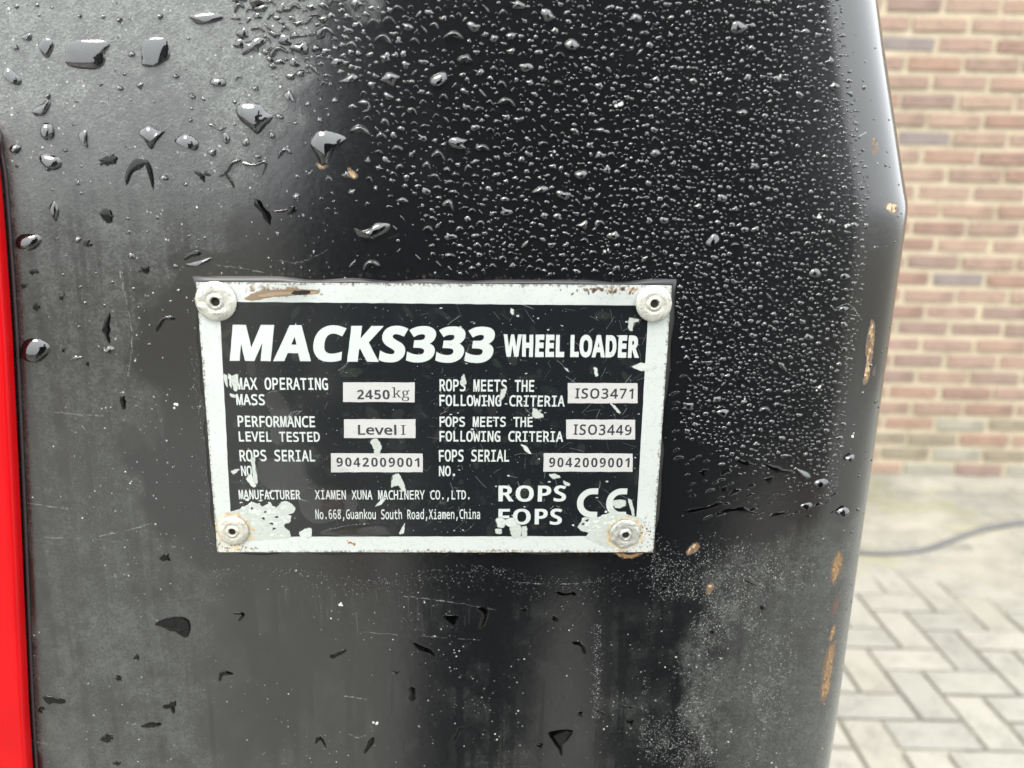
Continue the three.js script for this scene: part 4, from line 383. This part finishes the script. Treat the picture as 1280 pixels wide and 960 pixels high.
// a bead: outline in mm, height, heaviness at its foot, fullness (2 round, 4 flat topped)
function bead(pts, h, sag, full, M, Kr) {
  const o = closed(pts, M), cx = o.reduce((a, b) => a + b[0], 0) / M, cy = o.reduce((a, b) => a + b[1], 0) / M, ext = Math.max(...o.map((p) => p[1])) - cy, kx = cx, ky = cy - sag * ext, pos = [0, (ky - cy) * mm, h * mm], idx = [];
  for (let i = 1; i <= Kr; i++) { const t = Math.sin(i / Kr * Math.PI / 2), z = i === Kr ? -0.015 : h * Math.pow(1 - Math.pow(t, full), full > 3 ? 0.6 : 0.85); for (let k = 0; k < M; k++) pos.push((lerp(kx, o[k][0], t) - cx) * mm, (lerp(ky, o[k][1], t) - cy) * mm, z * mm); }
  let area = 0; for (let k = 0; k < M; k++) { const a = o[k], b = o[(k + 1) % M]; area += a[0] * b[1] - a[1] * b[0]; }
  const tri = (a, b, c) => (area > 0 ? idx.push(a, b, c) : idx.push(a, c, b));
  for (let k = 0; k < M; k++) { const l = (k + 1) % M; tri(0, 1 + k, 1 + l); for (let i = 0; i + 1 < Kr; i++) { const a = 1 + i * M + k, b = 1 + i * M + l; tri(a, a + M, b + M); tri(a, b + M, b); } }
  const g = new THREE.BufferGeometry(); g.setAttribute('position', new THREE.Float32BufferAttribute(pos, 3)); g.setIndex(idx); g.computeVertexNormals();
  return { g, cx, cy, size: Math.abs(area) / 2 };
}
// a crooked run of water along a spine
function run(pts, w, h, N, S) {
  const c = new THREE.CatmullRomCurve3(pts.map(([x, y]) => new THREE.Vector3(x, y, 0))), pos = [], idx = [], len = c.getLength(), cx = pts.reduce((a, b) => a + b[0], 0) / pts.length, cy = pts.reduce((a, b) => a + b[1], 0) / pts.length, ph = rnd() * 9;
  for (let i = 0; i <= N; i++) {
    const t = i / N, p = c.getPoint(t), d = c.getTangent(t), nx = -d.y, ny = d.x, e = Math.pow(Math.max(0, 1 - Math.pow(Math.abs(2 * t - 1), 3)), 0.6), ww = w * 0.5 * (e * (0.6 + 0.8 * vn(t * 5 + ph, 2)) + 0.02);
    for (let s = 0; s <= S; s++) { const u = Math.sin((s / S * 2 - 1) * Math.PI / 2), z = s === 0 || s === S || i === 0 || i === N ? -0.015 : h * e * Math.pow(1 - u * u, 0.8) * (1 - 0.45 * u * ny); pos.push((p.x + nx * ww * u - cx) * mm, (p.y + ny * ww * u - cy) * mm, z * mm); }
  }
  for (let i = 0; i < N; i++) for (let s = 0; s < S; s++) { const a = i * (S + 1) + s, b = a + S + 1; idx.push(a, b, b + 1, a, b + 1, a + 1); }
  const g = new THREE.BufferGeometry(); g.setAttribute('position', new THREE.Float32BufferAttribute(pos, 3)); g.setIndex(idx); g.computeVertexNormals();
  return { g, cx, cy, size: len * w * 0.7 };
}
const faceFrame = new THREE.Matrix4().makeRotationY(YAW).setPosition(FACE);
function onFace(x, y, z = 0, spin = 0) { return faceFrame.clone().multiply(new THREE.Matrix4().makeTranslation(x * mm, y * mm, z * mm)).multiply(new THREE.Matrix4().makeRotationZ(spin)); }
const drops = [];
for (const [k, h, pts] of DATA.BLOBS) drops.push({ ...(k === 'p' ? bead(pts, h * 1.2, 0.62, 2.4, 28, 9) : bead(closed(pts, 22).map(([x, y]) => [x + 0.22 * gauss(), y + 0.2 * gauss()]), h, 0.1, 4, 44, 6)), kind: k, big: true });
for (const [k, h, w, pts] of DATA.WORMS) drops.push({ ...run(pts, w, h, 20, 8), kind: k, big: true });
const beadOutline = (x, y, r, rough_, ax, ay, n = 9) => { const a0 = rnd() * 6.3, o = []; for (let i = 0; i < n; i++) { const a = a0 + i / n * 6.2832, q = r * clamp(1 + gauss() * rough_, 0.5, 1.6); o.push([x + ax * q * Math.cos(a), y + ay * q * Math.sin(a)]); } return o; };
const placed = [], CELL = 4, cells = new Map();
for (const d of drops) placed.push([d.cx, d.cy, Math.sqrt(d.size) * 0.62]);
const key = (x, y) => Math.floor(x / CELL) * 1000 + Math.floor(y / CELL);
for (const p of placed) { const k = key(p[0], p[1]); (cells.get(k) ?? cells.set(k, []).get(k)).push(p); }
function room(x, y, r, gap) { for (let i = -1; i <= 1; i++) for (let j = -1; j <= 1; j++) for (const p of cells.get(key(x + i * CELL, y + j * CELL)) ?? []) if (Math.hypot(p[0] - x, p[1] - y) < (p[2] + r) * gap) return false; const p = [x, y, r], k = key(x, y); (cells.get(k) ?? cells.set(k, []).get(k)).push(p); return true; }
const offPlate = (x, y, r) => Math.abs(x) > 61 + r || Math.abs(y) > 38 + r;
function scatter(poly, tries, size, gap, make) {
  const xs = poly.map((p) => p[0]), ys = poly.map((p) => p[1]);
  for (let n = 0; n < tries; n++) { const x = rr(Math.min(...xs), Math.max(...xs)), y = rr(Math.min(...ys), Math.max(...ys)), e = 5 * (fbm(x * 0.12, y * 0.12, 3) - 0.5); if (!inside(poly, x + e, y + 2 * e)) continue; const r = size(x, y); if (r <= 0 || x > XC + 5 + shift(y) - r || !offPlate(x, y, r + 0.6) || !room(x, y, r, gap(x, y))) continue; drops.push({ ...make(x, y, r), kind: 'b' }); }
}
const crooked = (x, y, r) => {                                             // the wind has dragged the beads on the left into hooks and chevrons
  const u = rnd(), a = rr(-0.7, 0.7);
  if (u < 0.5) { const L = r * rr(1.1, 1.7), b = rr(0.2, 0.9) * r; return run([[x - L, y - b * (1 + a)], [x - L * 0.3, y + b * 0.4], [x + L * 0.25, y + b * 0.5], [x + L, y - b * (1 - a)]], r * rr(0.9, 1.3), r * rr(0.55, 0.75), 12, 7); }
  if (u < 0.62) { const L = r * rr(1.2, 2), s = a > 0 ? 1 : -1; return run([[x - L * 0.6, y - s * L * 0.6], [x, y + rr(-0.2, 0.2) * r], [x + L * 0.6, y + s * L * 0.6]], r * rr(0.8, 1.1), r * 0.5, 12, 6); }
  return bead(beadOutline(x, y, r, 0.34, 1.3, 0.85), r * rr(0.45, 0.65), 0.25, 2, 16, 6);
};
scatter(DATA.FIELD, 36000, (x, y) => { const right = smooth(0, 70, x), t = clamp(rnd()); const r = lerp(0.8, 0.47, right) * Math.exp(0.42 * gauss()); return clamp(r, 0.22, 2) * (smooth(-22, -2, y - 0.28 * (x - 100)) < t * 0.4 ? 0.55 : 1); }, (x, y) => 1.18 + 0.25 * rnd(),
  (x, y, r) => (rnd() < lerp(0.9, 0.35, smooth(10, 90, x)) ? crooked(x, y, r * 0.85) : bead(beadOutline(x, y, r, lerp(0.3, 0.2, smooth(0, 80, x)), 1.18, 0.85), r * rr(0.5, 0.68), 0.22, 2, 16, 6)));
scatter(DATA.FIELD_TOP, 2600, () => clamp(0.95 * Math.exp(0.35 * gauss()), 0.4, 2), () => 1.05, (x, y, r) => (rnd() < 0.5 ? crooked(x, y, r) : bead(beadOutline(x, y, r, 0.3, 1.25, 0.85), r * rr(0.35, 0.55), 0.3, 3, 18, 5)));
scatter(DATA.FIELD_LEFT, 300, () => clamp(0.55 * Math.exp(0.5 * gauss()), 0.2, 1.7), () => 1.9, (x, y, r) => crooked(x, y, r));
scatter(DATA.FIELD_FADE, 700, () => clamp(0.6 * Math.exp(0.4 * gauss()), 0.3, 1.4), () => 1.2, (x, y, r) => run([[x - r * 1.5, y - r * rr(0, 1)], [x, y + r * 0.3], [x + r * 1.5, y + r * rr(0, 1)]], r * 1.2, r * 0.16, 10, 6));
scatter(DATA.FIELD, 4500, (x) => clamp(0.2 * Math.exp(0.3 * gauss()), 0.1, 0.34), () => 1.15, (x, y, r) => bead(beadOutline(x, y, r, 0.1, 1, 1, 6), r * 0.7, 0.15, 2, 8, 3));
{ const LB = [[-100, 104], [-20, 104], [-45, 60], [-66, 20], [-104, 20]]; scatter(LB, 420, () => clamp(0.3 * Math.exp(0.45 * gauss()), 0.14, 0.8), () => 2.2, (x, y, r) => bead(beadOutline(x, y, r, 0.25, 1.15, 0.9), r * rr(0.4, 0.8), 0.25, 2, 12, 4)); }
// beads on the rounded edge sit on the curve
const onEdge = [];
for (let n = 0; n < 70; n++) { const y = rr(-60, 100), a = Math.floor(rr(1, 13)), r = clamp(0.26 * Math.exp(0.4 * gauss()), 0.12, 0.7); onEdge.push([y, a, r]); }
const ranked = drops.map((d, i) => [d.big ? 1e6 + d.size : d.size, i]).sort((a, b) => b[0] - a[0]), single = new Set(ranked.slice(0, 290).map((r) => r[1])), rest = [];
drops.forEach((d, i) => {
  const m = onFace(d.cx, d.cy, 0.02);
  if (!single.has(i)) { rest.push(d.g.applyMatrix4(m)); return; }
  const flat = d.kind === 'f', o = part(numbered(flat ? 'water_smear' : 'water_drop'), d.g, flat ? smear : water, scene); o.applyMatrix4(m);
  if (flat) tag(o, d.cy < -40 ? 'thin dark water smear on the dusty black paint below the data plate' : 'thin dark water smear on dusty paint between the red panel and data plate', 'water smear', d.cy < -40 ? 'smears below the plate' : 'smears beside the red panel');
  else if (d.cx < -20) tag(o, d.cy > 45 ? (d.size > 7 ? 'large heavy water drop with a pale top on dusty paint above the red panel' : 'small raised water drop on the grey dusty paint above the red panel') : 'clear raised water drop on the dusty paint between the red panel and the data plate', 'water drop', d.cy > 45 ? (d.size > 7 ? 'large drops above the red panel' : 'small drops above the red panel') : 'drops beside the red panel');
  else if (d.cy > 40) tag(o, 'clear water drop in the dense field of rain beads above the data plate', 'water drop', 'rain beads above the plate');
  else tag(o, 'clear water drop on the black paint between the data plate and the rounded pillar edge', 'water drop', 'rain beads beside the rounded edge');
});
for (const [y, a, r] of onEdge) {
  const b = bead(beadOutline(0, 0, r, 0.12, 1, 1, 8), r * 0.7, 0.2, 2, 12, 4), m = onFace(EDGE[a][0] + shift(y), y, EDGE[a][1] + 0.01).multiply(new THREE.Matrix4().makeRotationY(EDGE[a][2])); rest.push(b.g.applyMatrix4(m));
}
{ const o = part('rain_beads', mergeGeometries(rest), water, scene); o.userData.kind = 'stuff'; o.userData.label = 'countless tiny rain beads covering the black paint'; }
DATA.PLATE_FILM.forEach((pts, i) => {
  const b = bead(pts, 0.16, 0.45, 4, 36, 8), o = part(numbered('water_film'), b.g, film, scene);
  o.applyMatrix4(onFace(b.cx, b.cy, 1.78)); tag(o, ['small water patch under the large title lettering of the data plate', 'water patch over the words in the left column of the data plate', 'wide shiny water film over the maker lines of the data plate', 'flat water film along the lower rim of the data plate'][i], 'water film');
});
// ---------------------------------------------------------------- the person before the pillar, mirrored in the wet paint
function solid(bones, center, half, res) {
  const mc = new MarchingCubes(res, std(lin(1, 1, 1), 1), false, false, 200000); mc.isolation = 0; const f = mc.field, hs = res / 2, P = new THREE.Vector3(), ab = new THREE.Vector3(), ap = new THREE.Vector3();
  for (let k = 0; k < res; k++) for (let j = 0; j < res; j++) for (let i = 0; i < res; i++) {
    P.set((i - hs) / hs * half + center.x, (j - hs) / hs * half + center.y, (k - hs) / hs * half + center.z); let acc = 0;
    const kk = bones.k ?? 40;
    for (const b of bones.list) { ab.subVectors(b.b, b.a); ap.subVectors(P, b.a); const t = clamp(ap.dot(ab) / Math.max(ab.lengthSq(), 1e-9)); const dx = ap.x - ab.x * t, dy = ap.y - ab.y * t, dz = (ap.z - ab.z * t) / (b.flat ?? 1); const d = Math.sqrt(dx * dx + dy * dy + dz * dz) - lerp(b.r0, b.r1, t); acc += Math.exp(-kk * Math.max(-0.6, Math.min(0.6, d))); }
    f[i + j * res + k * res * res] = Math.log(Math.max(acc, 1e-12)) / kk;
  }
  mc.update(); const n = mc.count, pos = new Float32Array(n * 3); for (let i = 0; i < n; i++) { pos[i * 3] = mc.positionArray[i * 3] * half + center.x; pos[i * 3 + 1] = mc.positionArray[i * 3 + 1] * half + center.y; pos[i * 3 + 2] = mc.positionArray[i * 3 + 2] * half + center.z; }
  let g = new THREE.BufferGeometry(); g.setAttribute('position', new THREE.BufferAttribute(pos, 3)); g = mergeVertices(g, 1e-5); g.computeVertexNormals(); return g;
}
const V = (x, y, z) => new THREE.Vector3(x, y, z), bone = (a, b, r0, r1, flat) => ({ a, b, r0, r1, flat });
{
  const B = V(0.13, 0, 0.46);                                              // where the person stands, facing the pillar (-z)
  const at = (x, y, z) => V(B.x + x, y, B.z + z), EL = at(-0.265, 1.13, 0.03), ER = at(0.265, 1.13, 0.03), HL = at(-0.275, 0.885, -0.03), HR = at(0.275, 0.885, -0.03), SL = at(-0.19, 1.43, 0.01), SR = at(0.19, 1.43, 0.01);
  const body = [bone(at(-0.07, 1.0, 0.01), at(-0.09, 1.33, 0), 0.15, 0.165, 0.8), bone(at(0.07, 1.0, 0.01), at(0.09, 1.33, 0), 0.15, 0.165, 0.8), bone(SL, SR, 0.085, 0.085), bone(at(0, 1.4, 0.01), at(0, 1.56, -0.02), 0.075, 0.062), bone(at(-0.08, 0.93, 0.01), at(0.08, 0.93, 0.01), 0.14, 0.14, 0.9),
    bone(SL, EL, 0.075, 0.058), bone(SR, ER, 0.075, 0.058), bone(EL, HL, 0.056, 0.036), bone(ER, HR, 0.056, 0.036),
    bone(at(-0.1, 0.88, 0.01), at(-0.12, 0.48, -0.01), 0.105, 0.07), bone(at(0.1, 0.88, 0.01), at(0.12, 0.48, -0.01), 0.105, 0.07), bone(at(-0.12, 0.48, -0.01), at(-0.13, 0.09, 0.02), 0.07, 0.05), bone(at(0.12, 0.48, -0.01), at(0.13, 0.09, 0.02), 0.07, 0.05), bone(at(-0.13, 0.055, 0.05), at(-0.15, 0.045, -0.16), 0.05, 0.04), bone(at(0.13, 0.055, 0.05), at(0.15, 0.045, -0.16), 0.05, 0.04)];
  const trunk = solid({ list: body, k: 55 }, V(B.x, 0.83, B.z - 0.15), 0.88, 88);
  const hc = at(0, 1.655, -0.055);
  const head = [bone(hc.clone().add(V(0, 0.03, 0.015)), hc.clone().add(V(0, -0.02, -0.005)), 0.088, 0.078), bone(hc.clone().add(V(0, -0.06, -0.045)), hc.clone().add(V(0, -0.085, -0.055)), 0.05, 0.035), bone(hc.clone().add(V(0, 0.0, -0.085)), hc.clone().add(V(0, -0.03, -0.105)), 0.009, 0.014), bone(hc.clone().add(V(-0.03, -0.062, -0.09)), hc.clone().add(V(0.03, -0.062, -0.09)), 0.009, 0.009), bone(hc.clone().add(V(-0.045, 0.02, -0.078)), hc.clone().add(V(0.045, 0.02, -0.078)), 0.014, 0.014),
    bone(hc.clone().add(V(-0.086, 0.015, 0.01)), hc.clone().add(V(-0.082, -0.03, 0.005)), 0.016, 0.01), bone(hc.clone().add(V(0.086, 0.015, 0.01)), hc.clone().add(V(0.082, -0.03, 0.005)), 0.016, 0.01), bone(at(0, 1.52, -0.015), at(0, 1.6, -0.03), 0.058, 0.056)];
  const headGeo = solid({ list: head, k: 130 }, hc, 0.17, 60);
  const hand = (h, s) => {                                                 // s = -1 left, +1 right: hanging relaxed, palm to the thigh, fingers a little curled
    const o = (x, y, z) => h.clone().add(V(s * x, y, z)), l = [bone(o(0, 0.01, 0), o(-0.002, -0.03, -0.002), 0.026, 0.024), bone(o(0, -0.035, -0.018), o(-0.004, -0.085, -0.03), 0.016, 0.014), bone(o(0, -0.035, 0.014), o(-0.004, -0.085, 0.026), 0.016, 0.013), bone(o(0, -0.04, 0), o(-0.004, -0.085, 0), 0.017, 0.015)];
    [-0.03, -0.011, 0.008, 0.026].forEach((z, i) => { const L = [0.92, 1, 0.94, 0.76][i], k0 = o(-0.004, -0.088, z), k1 = o(-0.008, -0.088 - 0.036 * L, z), k2 = o(-0.022, -0.088 - 0.058 * L, z), k3 = o(-0.038, -0.088 - 0.07 * L, z); l.push(bone(k0, k1, 0.0095, 0.009), bone(k1, k2, 0.009, 0.0082), bone(k2, k3, 0.0082, 0.007)); });
    const t1 = o(-0.01, -0.055, -0.045), t2 = o(-0.016, -0.088, -0.056); l.push(bone(o(-0.004, -0.03, -0.018), t1, 0.013, 0.011), bone(t1, t2, 0.011, 0.0085));
    return solid({ list: l, k: 420 }, o(-0.01, -0.07, -0.005), 0.105, 64);
  };
  const paintVerts = (g, f) => { const p = g.attributes.position, c = new Float32Array(p.count * 3); for (let i = 0; i < p.count; i++) c.set(f(p.getX(i), p.getY(i), p.getZ(i)), i * 3); g.setAttribute('color', new THREE.BufferAttribute(c, 3)); return g; };
  const SKIN = [0.24, 0.135, 0.1];
  const whole = mergeGeometries([paintVerts(trunk, (x, y) => (y > 1.53 ? SKIN : y > 0.86 ? [0.007, 0.009, 0.013] : y > 0.1 ? [0.009, 0.011, 0.016] : [0.012, 0.011, 0.01])), ...[headGeo, hand(HL, -1), hand(HR, 1)].map((g) => paintVerts(g, () => SKIN))]);
  const person = part('person', whole, std(lin(1, 1, 1), 0.85, { vertexColors: true }), scene);
  tag(person, 'person in a dark jacket and dark trousers standing before the pillar, arms hanging', 'person');
  part('hair', solid({ list: [bone(hc.clone().add(V(0, 0.045, 0.03)), hc.clone().add(V(0, -0.02, 0.045)), 0.09, 0.08), bone(hc.clone().add(V(-0.03, 0.08, -0.03)), hc.clone().add(V(0.03, 0.08, -0.03)), 0.046, 0.046)], k: 120 }, hc, 0.17, 48), std(lin(0.03, 0.022, 0.016), 0.7), person);
  const eyes = [-0.034, 0.034].map((x) => new THREE.SphereGeometry(0.0105, 16, 12).translate(hc.x + x, hc.y + 0.003, hc.z - 0.077)); part('eyes', mergeGeometries(eyes), std(lin(0.25, 0.22, 0.2), 0.3), person);
}

scene.traverse((o) => { if (o.isMesh) { o.castShadow = true; o.receiveShadow = true; } });
renderer.render(scene, camera);
